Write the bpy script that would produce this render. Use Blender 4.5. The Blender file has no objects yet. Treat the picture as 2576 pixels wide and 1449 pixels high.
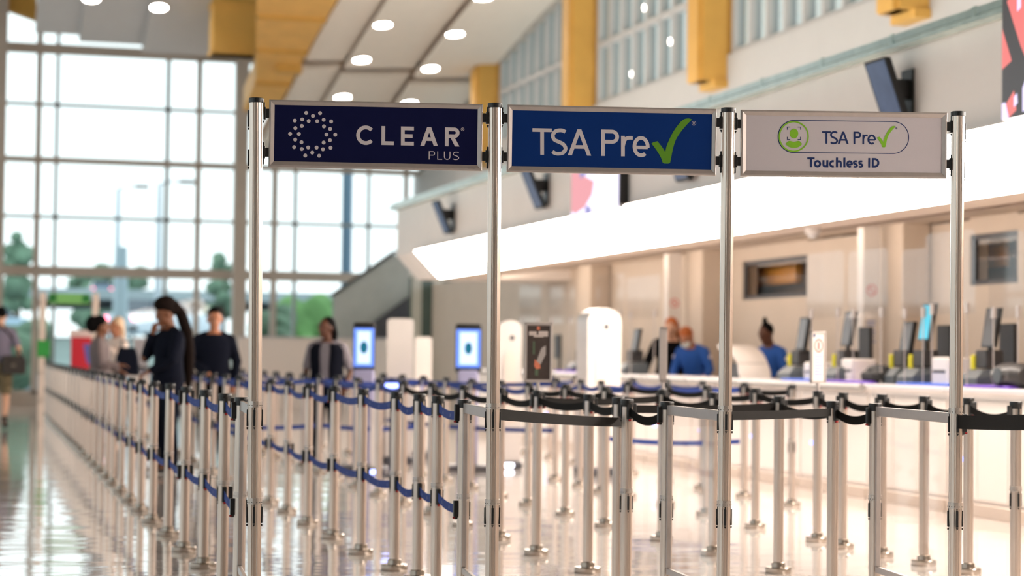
import bpy, bmesh, math, random
from mathutils import Vector, Matrix, noise
random.seed(7)
SC = bpy.context.scene
COL = SC.collection

# ------------------------------------------------------------------ camera
F_PX, CX, CY, EYE = 5009.0, 1288.0, 724.5, 1.21
YAW, PITCH, ROLL = math.radians(15.5), math.radians(1.95), math.radians(0.65)
FW = Vector((math.sin(YAW)*math.cos(PITCH), math.cos(YAW)*math.cos(PITCH), math.sin(PITCH)))
_r0 = Vector((math.cos(YAW), -math.sin(YAW), 0))
_u0 = _r0.cross(FW)
RT = _r0*math.cos(ROLL) + _u0*math.sin(ROLL)
UP = -_r0*math.sin(ROLL) + _u0*math.cos(ROLL)
EYE_P = Vector((0, 0, EYE))
cam_d = bpy.data.cameras.new('camera')
cam_d.sensor_width = 36.0
cam_d.lens = F_PX/2576*36.0
cam_d.clip_end = 500
cam_d.dof.use_dof = True
cam_d.dof.focus_distance = 8.5
cam_d.dof.aperture_fstop = 1.9
cam = bpy.data.objects.new('camera', cam_d)
cam.matrix_world = Matrix(((RT.x, UP.x, -FW.x, 0), (RT.y, UP.y, -FW.y, 0), (RT.z, UP.z, -FW.z, EYE), (0, 0, 0, 1)))
COL.objects.link(cam)
SC.camera = cam

# ------------------------------------------------------------------ sky and exposure
world = bpy.data.worlds.new('overcast_sky')
SC.world = world
world.use_nodes = True
wn = world.node_tree
bg = wn.nodes['Background']
bg.inputs['Color'].default_value = (0.90, 0.985, 1.0, 1)
bg.inputs['Strength'].default_value = 1.6
SC.view_settings.view_transform = 'Standard'
SC.view_settings.look = 'None'
SC.view_settings.exposure = 0.16
SC.view_settings.gamma = 1.0
SC.view_settings.use_curve_mapping = False

BAND_STRENGTH = 29.0
ADDED_STRIP_STRENGTH = 12.0
ADDED_UPLIGHT_STRENGTH = 16.0
LAMP_STRENGTH = 36.0

# ------------------------------------------------------------------ measuring helpers (sight lines of the surveyed viewpoint)
def ray(px, py):
    return FW + RT*((px-CX)/F_PX) + UP*((CY-py)/F_PX)
def at(px, py, d): return EYE_P + ray(px, py)*d
def gr(px, py, z=0.0):
    r = ray(px, py); return EYE_P + r*((z-EYE)/r.z)
def onx(px, py, X):
    r = ray(px, py); return EYE_P + r*(X/r.x)
def ony(px, py, Y):
    r = ray(px, py); return EYE_P + r*(Y/r.y)

# ------------------------------------------------------------------ materials
def lin(c):
    c = c/255.0
    return c/12.92 if c <= 0.04045 else ((c+0.055)/1.055)**2.4
def rgb(r, g, b): return (lin(r), lin(g), lin(b), 1.0)
MATS = {}
def mat(name, color, rough=0.5, metal=0.0, var=0.0, scale=30.0, emit=None, estr=0.0, bump=0.0, spec=0.5, stretch=None):
    if name in MATS: return MATS[name]
    m = bpy.data.materials.new(name); m.use_nodes = True
    nt = m.node_tree; b = nt.nodes['Principled BSDF']
    b.inputs['Base Color'].default_value = color
    b.inputs['Roughness'].default_value = rough
    b.inputs['Metallic'].default_value = metal
    b.inputs['Specular IOR Level'].default_value = spec
    if emit:
        b.inputs['Emission Color'].default_value = emit
        b.inputs['Emission Strength'].default_value = estr
    if var or bump:
        tc = nt.nodes.new('ShaderNodeTexCoord'); mp = nt.nodes.new('ShaderNodeMapping')
        if stretch: mp.inputs['Scale'].default_value = stretch
        nz = nt.nodes.new('ShaderNodeTexNoise'); nz.inputs['Scale'].default_value = scale
        nz.inputs['Detail'].default_value = 3
        nt.links.new(tc.outputs['Object'], mp.inputs['Vector']); nt.links.new(mp.outputs[0], nz.inputs['Vector'])
        if var:
            rp = nt.nodes.new('ShaderNodeMapRange')
            rp.inputs['From Min'].default_value = 0.3; rp.inputs['From Max'].default_value = 0.7
            rp.inputs['To Min'].default_value = 1-var; rp.inputs['To Max'].default_value = 1+var
            mx = nt.nodes.new('ShaderNodeVectorMath'); mx.operation = 'MULTIPLY'
            mx.inputs[0].default_value = color[:3]
            nt.links.new(nz.outputs['Fac'], rp.inputs['Value'])
            nt.links.new(rp.outputs[0], mx.inputs[1])
            nt.links.new(mx.outputs[0], b.inputs['Base Color'])
        if bump:
            bp = nt.nodes.new('ShaderNodeBump'); bp.inputs['Strength'].default_value = bump; bp.inputs['Distance'].default_value = 0.01
            nt.links.new(nz.outputs['Fac'], bp.inputs['Height']); nt.links.new(bp.outputs[0], b.inputs['Normal'])
    MATS[name] = m
    return m
def glass(name, tint=(1, 1, 1, 1), refl=0.12, rough=0.02):
    m = bpy.data.materials.new(name); m.use_nodes = True
    nt = m.node_tree; out = nt.nodes['Material Output']; nt.nodes.remove(nt.nodes['Principled BSDF'])
    tr = nt.nodes.new('ShaderNodeBsdfTransparent'); tr.inputs['Color'].default_value = tint
    gl = nt.nodes.new('ShaderNodeBsdfGlossy'); gl.inputs['Roughness'].default_value = rough
    lw = nt.nodes.new('ShaderNodeFresnel'); lw.inputs['IOR'].default_value = 1.45
    ml = nt.nodes.new('ShaderNodeMath'); ml.operation = 'MULTIPLY'; ml.inputs[1].default_value = refl/0.034*0.28
    cl = nt.nodes.new('ShaderNodeClamp'); cl.inputs['Max'].default_value = 0.6
    mx = nt.nodes.new('ShaderNodeMixShader')
    nt.links.new(lw.outputs[0], ml.inputs[0]); nt.links.new(ml.outputs[0], cl.inputs['Value']); nt.links.new(cl.outputs[0], mx.inputs['Fac'])
    nt.links.new(tr.outputs[0], mx.inputs[1]); nt.links.new(gl.outputs[0], mx.inputs[2]); nt.links.new(mx.outputs[0], out.inputs['Surface'])
    MATS[name] = m
    return m
def floor_mat():
    m = mat('polished_terrazzo', rgb(216, 207, 200), 0.07)
    nt = m.node_tree; b = nt.nodes['Principled BSDF']
    tc = nt.nodes.new('ShaderNodeTexCoord')
    sp = nt.nodes.new('ShaderNodeTexVoronoi'); sp.inputs['Scale'].default_value = 55
    rp = nt.nodes.new('ShaderNodeValToRGB')
    rp.color_ramp.elements[0].color = rgb(206, 197, 190); rp.color_ramp.elements[1].color = rgb(228, 219, 212)
    nt.links.new(tc.outputs['Object'], sp.inputs['Vector']); nt.links.new(sp.outputs['Color'], rp.inputs['Fac'])
    nt.links.new(rp.outputs['Color'], b.inputs['Base Color'])
    mp = nt.nodes.new('ShaderNodeMapping'); mp.inputs['Scale'].default_value = (0.55, 1.0, 1)
    mp.inputs['Rotation'].default_value = (0, 0, math.radians(15))
    nz = nt.nodes.new('ShaderNodeTexNoise'); nz.inputs['Scale'].default_value = 1.9; nz.inputs['Detail'].default_value = 2
    bp = nt.nodes.new('ShaderNodeBump'); bp.inputs['Strength'].default_value = 0.32; bp.inputs['Distance'].default_value = 0.02
    nt.links.new(tc.outputs['Object'], mp.inputs['Vector']); nt.links.new(mp.outputs[0], nz.inputs['Vector'])
    nt.links.new(nz.outputs['Fac'], bp.inputs['Height']); nt.links.new(bp.outputs[0], b.inputs['Normal'])
    b.inputs['Coat Weight'].default_value = 0.5; b.inputs['Coat Roughness'].default_value = 0.05
    nt.links.new(bp.outputs[0], b.inputs['Coat Normal'])
    return m

M_FLOOR = floor_mat()
M_ALU = mat('brushed_aluminium', rgb(204, 190, 179), 0.28, 0.92, 0.05, 60, stretch=(1, 1, 0.05))
M_ALU2 = mat('satin_frame_aluminium', rgb(178, 170, 166), 0.42, 0.45, 0.03, 40)
M_STEEL = mat('polished_steel', rgb(170, 160, 150), 0.22, 0.95)
M_BLACK = mat('black_plastic', rgb(16, 16, 18), 0.42)
M_RUB = mat('black_webbing', rgb(17, 15, 14), 0.85, var=0.15, scale=120, spec=0.15)
M_BLUE = mat('blue_webbing', rgb(54, 74, 140), 0.75, var=0.18, scale=90, spec=0.2)
M_CLIP = mat('red_catch', rgb(150, 20, 24), 0.5)
M_COLLAR = mat('clear_collar', rgb(196, 186, 178), 0.25, 0.75)
M_RIVET = mat('rivet_steel', rgb(90, 84, 80), 0.3, 0.9)
M_ACRYL = glass('clear_acrylic', (0.985, 0.98, 0.975, 1), 0.016)
M_PANE = glass('window_glass', (0.965, 0.985, 0.985, 1), 0.04)
M_WHITE = mat('white_wall_paint', rgb(247, 239, 233), 0.6, var=0.02, scale=2)
M_WALL2 = mat('pale_grey_wall_paint', rgb(184, 181, 178), 0.65, var=0.02, scale=2)
M_BEIGE = mat('beige_wall_paint', rgb(205, 190, 174), 0.6, var=0.03, scale=2)
M_FRAME = mat('beige_window_frame', rgb(190, 178, 166), 0.5, var=0.03, scale=5)
M_FRAMEG = mat('grey_window_mullion', rgb(168, 172, 172), 0.5, var=0.03, scale=5)
M_YEL = mat('ochre_steel_paint', rgb(206, 158, 74), 0.5, var=0.05, scale=3)
M_YEL_LIT = mat('ochre_steel_lightened', rgb(240, 190, 98), 0.5, var=0.04, scale=3)  # ochre steel lightened in colour to stand in for missing front light
M_YELD = mat('ochre_corrugated_deck', rgb(226, 174, 92), 0.55, var=0.08, scale=3)
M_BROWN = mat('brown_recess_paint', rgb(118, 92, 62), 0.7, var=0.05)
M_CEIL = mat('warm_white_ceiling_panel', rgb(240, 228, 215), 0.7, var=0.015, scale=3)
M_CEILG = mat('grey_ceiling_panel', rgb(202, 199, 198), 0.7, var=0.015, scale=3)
M_GREY = mat('grey_metal', rgb(120, 122, 124), 0.45, 0.3, 0.05)
M_DKGREY = mat('dark_grey_panel', rgb(70, 70, 76), 0.5, var=0.05)
M_WPLAS = mat('white_plastic', rgb(218, 211, 205), 0.4, var=0.01)
M_GREENS = mat('green_sign_face', rgb(40, 150, 60), 0.5, var=0.03)
M_GREEND = mat('deep_green_print', rgb(0, 110, 36), 0.5)

# ------------------------------------------------------------------ mesh builder
class MB:
    def __init__(self): self.v = []; self.f = []; self.mi = []; self.cur = 0
    def add(self, vs, fs):
        n = len(self.v); self.v += [Vector(p) for p in vs]
        self.f += [tuple(i+n for i in f) for f in fs]; self.mi += [self.cur]*len(fs)
        return self
    def box(self, a, b):
        x0, x1 = sorted((a[0], b[0])); y0, y1 = sorted((a[1], b[1])); z0, z1 = sorted((a[2], b[2]))
        return self.add([(x0,y0,z0),(x1,y0,z0),(x1,y1,z0),(x0,y1,z0),(x0,y0,z1),(x1,y0,z1),(x1,y1,z1),(x0,y1,z1)],
                 [(0,3,2,1),(4,5,6,7),(0,1,5,4),(1,2,6,5),(2,3,7,6),(3,0,4,7)])
    def hexa(self, p):   # eight corners: bottom ring then top ring
        return self.add(p, [(0,3,2,1),(4,5,6,7),(0,1,5,4),(1,2,6,5),(2,3,7,6),(3,0,4,7)])
    def bbox(self, a, b, r):   # box with chamfered vertical and horizontal edges
        x0, x1 = sorted((a[0], b[0])); y0, y1 = sorted((a[1], b[1])); z0, z1 = sorted((a[2], b[2]))
        def ring(z, i): return [(x0+i+r,y0+i,z),(x1-i-r,y0+i,z),(x1-i,y0+i+r,z),(x1-i,y1-i-r,z),(x1-i-r,y1-i,z),(x0+i+r,y1-i,z),(x0+i,y1-i-r,z),(x0+i,y0+i+r,z)]
        return self.rings([ring(z0, r), ring(z0+r, 0), ring(z1-r, 0), ring(z1, r)])
    def rings(self, rs, cap=True, closed=True):
        n = len(rs[0]); vs = [p for r in rs for p in r]; fs = []
        for k in range(len(rs)-1):
            for i in range(n if closed else n-1):
                j = (i+1) % n
                fs.append((k*n+i, k*n+j, (k+1)*n+j, (k+1)*n+i))
        if cap:
            fs.append(tuple(range(n-1, -1, -1))); fs.append(tuple((len(rs)-1)*n+i for i in range(n)))
        return self.add(vs, fs)
    def lathe(self, prof, c=(0,0,0), n=24, cap=True):
        return self.rings([[(c[0]+r*math.cos(2*math.pi*i/n), c[1]+r*math.sin(2*math.pi*i/n), c[2]+z) for i in range(n)] for r, z in prof], cap)
    def tube(self, pts, rad, n=10, cap=True, xax=None):
        pts = [Vector(p) for p in pts]
        if not isinstance(rad, (list, tuple)): rad = [rad]*len(pts)
        rs = []; ref = None
        for i, p in enumerate(pts):
            t = (pts[min(i+1, len(pts)-1)]-pts[max(i-1, 0)]).normalized()
            if xax is not None:
                a = Vector(xax); a = (a-t*a.dot(t)).normalized()
            else:
                if ref is None: ref = Vector((1,0,0)) if abs(t.x) < 0.8 else Vector((0,1,0))
                a = (ref-t*ref.dot(t)).normalized(); ref = a
            b = t.cross(a)
            r = rad[i]; ra, rb = r if isinstance(r, (list, tuple)) else (r, r)
            rs.append([p+a*(ra*math.cos(2*math.pi*k/n))+b*(rb*math.sin(2*math.pi*k/n)) for k in range(n)])
        return self.rings(rs, cap)
    def ball(self, c, r, n=12, m=8, rot=None):
        c = Vector(c); R3 = r if isinstance(r, (list, tuple)) else (r, r, r)
        vs = []; fs = []
        for j in range(1, m):
            th = math.pi*j/m
            for i in range(n):
                ph = 2*math.pi*i/n
                vs.append(Vector((R3[0]*math.sin(th)*math.cos(ph), R3[1]*math.sin(th)*math.sin(ph), R3[2]*math.cos(th))))
        vs += [Vector((0,0,R3[2])), Vector((0,0,-R3[2]))]
        if rot is not None: vs = [rot @ v for v in vs]
        vs = [c+v for v in vs]; t, b = len(vs)-2, len(vs)-1
        for j in range(m-2):
            for i in range(n):
                k = (i+1) % n; fs.append((j*n+i, (j+1)*n+i, (j+1)*n+k, j*n+k))
        for i in range(n):
            k = (i+1) % n; fs.append((t, i, k)); fs.append((b, (m-2)*n+k, (m-2)*n+i))
        return self.add(vs, fs)
    def prism(self, poly, axis_vec, origin=(0,0,0), U=(1,0,0), W=(0,0,1)):  # poly in (U,W) plane pushed along axis_vec
        o = Vector(origin); U = Vector(U); W = Vector(W); A = Vector(axis_vec)
        a = [o+U*p[0]+W*p[1] for p in poly]; b = [p+A for p in a]; n = len(poly)
        return self.add(a+b, [tuple(range(n)), tuple(range(2*n-1, n-1, -1))]+[(i, i+n, (i+1) % n+n, (i+1) % n) for i in range(n)])
    def poly(self, pts): return self.add(pts, [tuple(range(len(pts)))])
    def mesh(self, name, mats, smooth=35):
        me = bpy.data.meshes.new(name)
        me.from_pydata([tuple(v) for v in self.v], [], self.f)
        for m in (mats if isinstance(mats, (list, tuple)) else [mats]): me.materials.append(m)
        me.polygons.foreach_set('material_index', self.mi)
        bm = bmesh.new(); bm.from_mesh(me); bmesh.ops.recalc_face_normals(bm, faces=bm.faces); bm.to_mesh(me); bm.free()
        if smooth:
            me.polygons.foreach_set('use_smooth', [True]*len(me.polygons))
            me.set_sharp_from_angle(angle=math.radians(smooth))
        me.update()
        return me
    def build(self, name, mats, parent=None, loc=None, smooth=35, **tags):
        o = bpy.data.objects.new(name, self.mesh(name, mats, smooth)); COL.objects.link(o)
        if parent is not None: o.parent = parent
        if loc is not None: o.location = loc
        for k, v in tags.items(): o[k] = v
        return o
def put(name, me, parent=None, loc=(0,0,0), rz=0.0):
    o = bpy.data.objects.new(name, me); COL.objects.link(o)
    o.parent = parent; o.location = loc; o.rotation_euler = (0, 0, rz)
    return o
def thing(name, label, cat, loc=(0,0,0), rz=0.0, group=None):
    o = bpy.data.objects.new(name, None); COL.objects.link(o); o.empty_display_size = 0.1
    o.location = loc; o.rotation_euler = (0, 0, rz); o['label'] = label; o['category'] = cat
    if group: o['group'] = group
    return o
def tag(o, label, cat, group=None):
    o['label'] = label; o['category'] = cat
    if group: o['group'] = group
    return o
def struct(mb, name, m, parent=None, smooth=30):
    o = mb.build(name, m, parent, smooth=smooth)
    if parent is None: o['kind'] = 'structure'
    return o
ORD = ['first','second','third','fourth','fifth','sixth','seventh','eighth','ninth','tenth','eleventh','twelfth','thirteenth','fourteenth','fifteenth','sixteenth']
# ================================================================== THE SETTING
FAR = 46.0
CLX = 10.3                     # clerestory wall plane
struct(MB().box((-10.2, -6.2, -0.3), (12.5, 46.6, 0)), 'floor', M_FLOOR)
# --- right side: bulkhead wall with ledge, sloping light band, recess with counters behind
BX, BZ0, BZ1, LZ, BE = 6.97, 2.86, 3.62, 3.66, 32.6
b = MB()
b.box((BX+0.06, -6, BZ0), (10.28, BE, BZ1))
struct(b, 'wall_bulkhead', M_WHITE)
b = MB(); b.box((-10.2, -6.2, 0), (-10, 46.6, 0.5)); b.box((-10.2, -6.2, 8.6), (-10, 46.6, 9.6))
for k in range(9): b.box((-10.25, -6.2+k*6.5, 0.5), (-9.9, -5.4+k*6.5, 8.6))
struct(b, 'wall_left', M_WALL2)
for k in range(8):
    f_ = MB(); ya, yb2 = -5.4+k*6.5, 0.3+k*6.5
    for j in range(1, 4): f_.box((-10.14, ya+(yb2-ya)*j/4-0.04, 0.5), (-10.04, ya+(yb2-ya)*j/4+0.04, 8.6))
    for z in (2.9, 5.5): f_.box((-10.15, ya, z-0.05), (-10.03, yb2, z+0.05))
    fw = struct(f_, 'window_%d' % (30+k), M_FRAME); MB().box((-10.1, ya, 0.5), (-10.09, yb2, 8.6)).build('glass_pane', M_PANE, fw)
struct(MB().box((-10.2, -6.4, 0), (12.5, -6.2, 9.6)), 'wall_back', M_WALL2)
b = MB(); b.box((BX-0.07, -6, BZ1), (10.28, BE+0.1, BZ1+0.035)); b.box((BX-0.05, -6, BZ1+0.05), (BX-0.025, BE+0.1, BZ1+0.105))
for k in range(30): b.box((BX-0.055, -5.5+k*1.3, BZ1+0.035), (BX-0.02, -5.45+k*1.3, BZ1+0.115))
tr1 = struct(b, 'trim_1', mat('pale_green_ledge_glass', rgb(176, 196, 190), 0.2, 0.1, 0.1, 8))
MB().box((8.2, -4, BZ1+0.04), (8.6, BE, BZ1+0.09)).build('added_uplight_strip', mat('added_ledge_uplight', (1, .95, .9, 1), 0.5, emit=(1.0, 0.92, 0.85, 1), estr=ADDED_UPLIGHT_STRENGTH), tr1)  # added uplight, out of sight on the ledge, brightens upper wall and vault
# band: lamp housing is a fixture of the hall
lb = thing('light_band', 'long glowing white lamp band along the bulkhead above the counters', 'light', (7.18, 15, 2.65))
xa, xb, za, zb, ya, yb_ = BX-7.18, 7.38-7.18, 2.86-2.65, 2.44-2.65, 3.5-15, 30.95-15
b = MB(); b.hexa([(xb, ya, zb), (xb+0.02, ya, zb), (xb+0.02, yb_, zb), (xb, yb_, zb), (xa, ya, za), (xa+0.04, ya, za), (xa+0.04, yb_, za), (xa, yb_, za)])
M_BAND = mat('lamp_band_diffuser', rgb(255, 250, 245), 0.5, emit=(1.0, 0.88, 0.78, 1), estr=BAND_STRENGTH)
b.build('diffuser', M_BAND, lb)
b = MB(); b.hexa([(xb-0.02, yb_, zb), (xb+0.02, yb_, zb), (xb+0.02, yb_+0.08, zb), (xb-0.06, yb_+0.08, zb), (xa-0.02, yb_, za), (xa+0.1, yb_, za), (xa+0.1, yb_+0.08, za), (xa-0.02, yb_+0.08, za)])
b.build('end_cap', M_WALL2, lb)
struct(MB().box((BX-0.004, 3.4, 2.863), (BX+0.06, 31.0, 2.875)), 'trim_added_glow_stop', M_WHITE)  # added lip that keeps the band's top face from glowing onto the wall
# the bulkhead runs on past the end of the band
struct(MB().hexa([(7.40, 31.05, 2.46), (10.2, 31.05, 2.46), (10.2, BE, 2.46), (7.40, BE, 2.46), (BX+0.06, 31.05, 2.858), (10.2, 31.05, 2.858), (10.2, BE, 2.858), (BX+0.06, BE, 2.858)]), 'trim_5', M_WHITE)
# soffit, dark slot, recess ceiling and rear wall of the counter bay
RX = 9.6
b = MB(); b.box((7.41, -6, 2.44), (7.88, 31.05, 2.50)); b.box((7.88, -6, 2.72), (8.34, 31.05, 2.76)); b.box((8.34, -6, 2.49), (8.40, BE, 2.72)); b.box((8.40, -6, 2.62), (RX, BE, 2.70))
cb = struct(b, 'ceiling_counter_bay', M_BEIGE)
MB().box((8.402, 4, 2.51), (8.415, 31, 2.60)).build('added_lamp_strip', mat('added_warm_lamp_strip', (1, .9, .8, 1), 0.5, emit=(1.0, 0.86, 0.73, 1), estr=ADDED_STRIP_STRENGTH), cb)  # added lamp, unseen behind the soffit lip, brightens the counter recess
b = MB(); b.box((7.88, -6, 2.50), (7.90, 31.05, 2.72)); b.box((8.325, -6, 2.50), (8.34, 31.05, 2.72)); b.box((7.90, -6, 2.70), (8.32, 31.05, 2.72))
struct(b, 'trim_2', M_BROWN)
b = MB()
wins = []
for px0, px1, y0, y1 in [(1868, 2030, 650, 750), (2440, 2560, 585, 715)]:
    p = onx(px0, y0, RX); q = onx(px1, y1, RX); wins.append((q.y, p.y, (q.z+onx(px0, y1, RX).z)/2, min(2.6, (p.z+onx(px1, y0, RX).z)/2)))
ys = sorted(wins); prev = -6.0
for (y0, y1, z0, z1) in ys:
    b.box((RX, prev, 0), (RX+0.2, y0, 2.6)); b.box((RX, y0, 0), (RX+0.2, y1, z0)); b.box((RX, y0, z1), (RX+0.2, y1, 2.7)); prev = y1
b.box((RX, prev, 0), (RX+0.2, 40.9, 2.7))
struct(b, 'wall_right', M_BEIGE)
for i, (y0, y1, z0, z1) in enumerate(ys):
    w = struct(MB().box((RX+0.02, y0, z0), (RX+0.06, y1, z0+0.05)).box((RX+0.02, y0, z1-0.05), (RX+0.06, y1, z1)).box((RX+0.02, y0, z0), (RX+0.06, y0+0.06, z1)).box((RX+0.02, y1-0.06, z0), (RX+0.06, y1, z1)), 'window_%d' % (i+1), M_DKGREY)
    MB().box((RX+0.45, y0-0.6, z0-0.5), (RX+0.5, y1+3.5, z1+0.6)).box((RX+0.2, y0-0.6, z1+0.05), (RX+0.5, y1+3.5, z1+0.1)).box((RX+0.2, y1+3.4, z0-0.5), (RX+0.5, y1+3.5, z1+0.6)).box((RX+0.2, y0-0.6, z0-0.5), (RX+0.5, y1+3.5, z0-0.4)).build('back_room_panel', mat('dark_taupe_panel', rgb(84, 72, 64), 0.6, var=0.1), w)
    MB().box((RX+0.36, y0+0.75+0.2*(y1-y0), z0+0.2), (RX+0.44, y1+0.75-0.12*(y1-y0), z1-0.03)).build('cabinet_front', mat('amber_cabinet_front', rgb(206, 146, 66), 0.4, var=0.1), w)
    MB().box((RX+0.04, y0, z0), (RX+0.045, y1, z1)).build('glass_pane', MATS.get('dull_glass') or glass('dull_glass', (0.96, 0.95, 0.94, 1), 0.004), w)
# --- clerestory wall with its windows and ochre columns
def ceil_curve(y):
    d = 40.0-y
    d = max(-6.5, min(d, 15.8))
    return 0.19*d - 0.006*d*d if d > 0 else 0.19*d
def ceil_z(x, y): return 6.78 + 0.045*(CLX-x) + ceil_curve(y)
SILL = 5.46
b = MB(); b.box((CLX, -6, 3.4), (CLX+0.25, FAR, SILL)); struct(b, 'wall_clerestory', M_WALL2)
COLS = [-3.4, 2.5, 8.4, 14.3, 20.2, 26.25, 32.4, 38.75]
wn_i = 3
for k in range(len(COLS)):
    y0 = COLS[k]+0.32; y1 = (COLS[k+1]-0.32) if k+1 < len(COLS) else FAR-0.3
    zt0, zt1 = ceil_z(CLX, y0), ceil_z(CLX, y1)
    w = MB(); n = 9; zm = SILL+1.02
    for i in range(n+1):
        y = y0+(y1-y0)*i/n; zt = ceil_z(CLX, y)+0.2
        w.box((CLX+0.06, y-0.045, SILL), (CLX+0.22, y+0.045, zt))
    w.box((CLX+0.04, y0, zm-0.04), (CLX+0.2, y1, zm+0.04)); w.box((CLX+0.04, y0, SILL), (CLX+0.2, y1, SILL+0.06))
    fr = struct(w, 'window_%d' % wn_i, M_WALL2); wn_i += 1
    g = MB(); g.add([(CLX+0.14, y0, SILL), (CLX+0.14, y1, SILL), (CLX+0.14, y1, zt1+0.2), (CLX+0.14, y0, zt0+0.2)], [(0, 1, 2, 3)])
    g.build('glass_pane', glass('tinted_glass', (0.50, 0.62, 0.64, 1), 0.05) if 'tinted_glass' not in MATS else MATS['tinted_glass'], fr, smooth=0)
    MB().add([(CLX-0.02, y0, zt0+0.05), (CLX+0.25, y0, zt0+0.05), (CLX+0.25, y1, zt1+0.05), (CLX-0.02, y1, zt1+0.05), (CLX-0.02, y0, zt0+0.35), (CLX+0.25, y0, zt0+0.35), (CLX+0.25, y1, zt1+0.35), (CLX-0.02, y1, zt1+0.35)],
             [(0,3,2,1),(4,5,6,7),(0,1,5,4),(1,2,6,5),(2,3,7,6),(3,0,4,7)]).build('head_trim', M_FRAME, fr)
    c = MB(); yc = COLS[k]
    c.box((CLX-0.42, yc-0.2, 5.1), (CLX+0.3, yc+0.2, 10)); c.box((CLX-0.36, yc-0.26, 5.1), (CLX+0.0, yc+0.26, 10)); c.box((CLX-0.2, yc-0.30, 5.0), (CLX+0.1, yc+0.30, 5.1))
    struct(c, 'column_%d' % (k+1), M_YEL)
# --- vault panels over the counters: three shingled strips, brown gap, and a far bay
def sheet(x0, x1, y0, y1, zf, th=0.09, n=14):
    m = MB(); rs = []
    for i in range(n+1):
        y = y0+(y1-y0)*i/n; a, c2 = zf(x0, y), zf(x1, y)
        rs.append([(x0, y, a), (x1, y, c2), (x1, y, c2+th), (x0, y, a+th)])
    return m.rings(rs)
GAP0, GAP1 = 39.35, 39.75
ceil_root = struct(MB().box((-10.2, -6.4, 9.6), (12.5, FAR+0.6, 9.8)), 'ceiling', M_BROWN)
XS = [6.55, 7.36, 8.80, CLX]
for k in range(3):
    off = [0.03, -0.02, -0.07][k]
    zf = lambda x, y, o=off, xm=(XS[k]+XS[k+1])/2: ceil_z(xm, y)+o+0.06*(x-xm)
    sheet(XS[k]+0.004, XS[k+1]-0.004, -6, GAP0, zf, n=46).build('ceiling_panel', M_CEIL, ceil_root)
    zf2 = lambda x, y, o=off, xm=(XS[k]+XS[k+1])/2: ceil_z(xm, y)+o+0.06*(x-xm)-0.02
    sheet(XS[k]+0.004, XS[k+1]-0.004, GAP1, 45.6, zf2).build('ceiling_panel', M_CEIL, ceil_root)
sheet(6.5, CLX, -6, 45.6, lambda x, y: ceil_z(x, y)+0.2, n=46).build('ceiling_backing', mat('tan_recess_board', rgb(232, 206, 182), 0.7, var=0.03), ceil_root)
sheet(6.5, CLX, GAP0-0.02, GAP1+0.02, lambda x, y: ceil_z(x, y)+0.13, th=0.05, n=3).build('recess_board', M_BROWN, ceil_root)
# --- three grey panels of the higher vault on the left
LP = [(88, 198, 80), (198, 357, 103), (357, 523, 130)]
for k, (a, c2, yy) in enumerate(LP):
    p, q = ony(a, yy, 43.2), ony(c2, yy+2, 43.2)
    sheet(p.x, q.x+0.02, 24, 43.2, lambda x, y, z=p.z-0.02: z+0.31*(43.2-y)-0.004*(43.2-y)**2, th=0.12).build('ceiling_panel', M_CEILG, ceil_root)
# --- ochre girders
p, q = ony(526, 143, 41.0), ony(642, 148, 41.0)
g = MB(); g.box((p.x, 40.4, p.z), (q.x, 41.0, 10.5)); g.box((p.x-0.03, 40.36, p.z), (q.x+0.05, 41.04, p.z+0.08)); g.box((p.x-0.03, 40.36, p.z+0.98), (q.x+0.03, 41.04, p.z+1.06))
struct(g, 'beam_cross', M_YEL_LIT)
g = MB(); rs = []
for i in range(25):
    y = 24+18.4*i/24; xl = min(q.x-0.06, q.x-(40.9-y)*0.143) if y < 41 else ony(603, 200, 43).x; z = ceil_z(6.5, y)-0.12
    rs.append([(xl, y, z), (6.46, y, z), (6.46, y, z+0.5), (xl, y, z+0.5)])
g.rings(rs)
struct(g, 'beam_long', M_YELD)
g = MB()
for k in range(7):
    y = 28.5+k*2; z = ceil_z(6.5, y)-0.13
    g.box((max(q.x-(40.9-y)*0.143, 4.2) if y < 41 else ony(603, 200, 43).x, y-0.06, z-0.05), (6.47, y+0.06, z+0.03))
g.box((q.x+0.2, 39.3, ceil_z(6.5, 39.5)-0.24), (6.5, 39.62, ceil_z(6.5, 39.5)-0.05))
struct(g, 'trim_4', M_YEL)
p, q = ony(18, 34, 45.2), ony(92, 34, 45.2)
g = MB(); g.hexa([(p.x, 45.0, p.z+0.05), (q.x, 45.0, p.z-0.15), (q.x, 45.3, p.z-0.15), (p.x, 45.3, p.z+0.05), (p.x, 45.0, 10), (q.x, 45.0, 10), (q.x, 45.3, 10), (p.x, 45.3, 10)])
struct(g, 'beam_far', M_YEL)

# --- far glazed wall
WY = 45.5
def wx(px, py=520): return ony(px, py, WY).x
root = MB()
VERT = [(93, 0.095, 0), (140, 0.06, 1), (420, 0.07, 1), (497, 0.085, 0), (690, 0.09, 0), (745, 0.06, 1), (930, 0.05, 1), (1020, 0.07, 0), (1088, 0.08, 0), (1165, 0.08, 0)]
HORZ = [(7.95, 0.17, 0), (6.72, 0.055, 1), (5.46, 0.10, 0), (4.2, 0.055, 1), (2.98, 0.17, 0)]
VERT = [(q, w*1.35, t) for q, w, t in VERT]; HORZ = [(z, h*1.3, t) for z, h, t in HORZ]
XL, XR = wx(-60), 12.4
for px, w, t in VERT:
    if t == 0: x = wx(px); root.box((x-w/2, WY-0.12, 0.25), (x+w/2, WY+0.06, 10))
for z, h, t in HORZ:
    if t == 0: root.box((XL, WY-0.10, z-h/2), (XR, WY+0.05, z+h/2))
root.box((XL, WY-0.12, 0), (XR, WY+0.1, 0.32))
gw = struct(root, 'window_20', M_FRAME)
b = MB()
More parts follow.
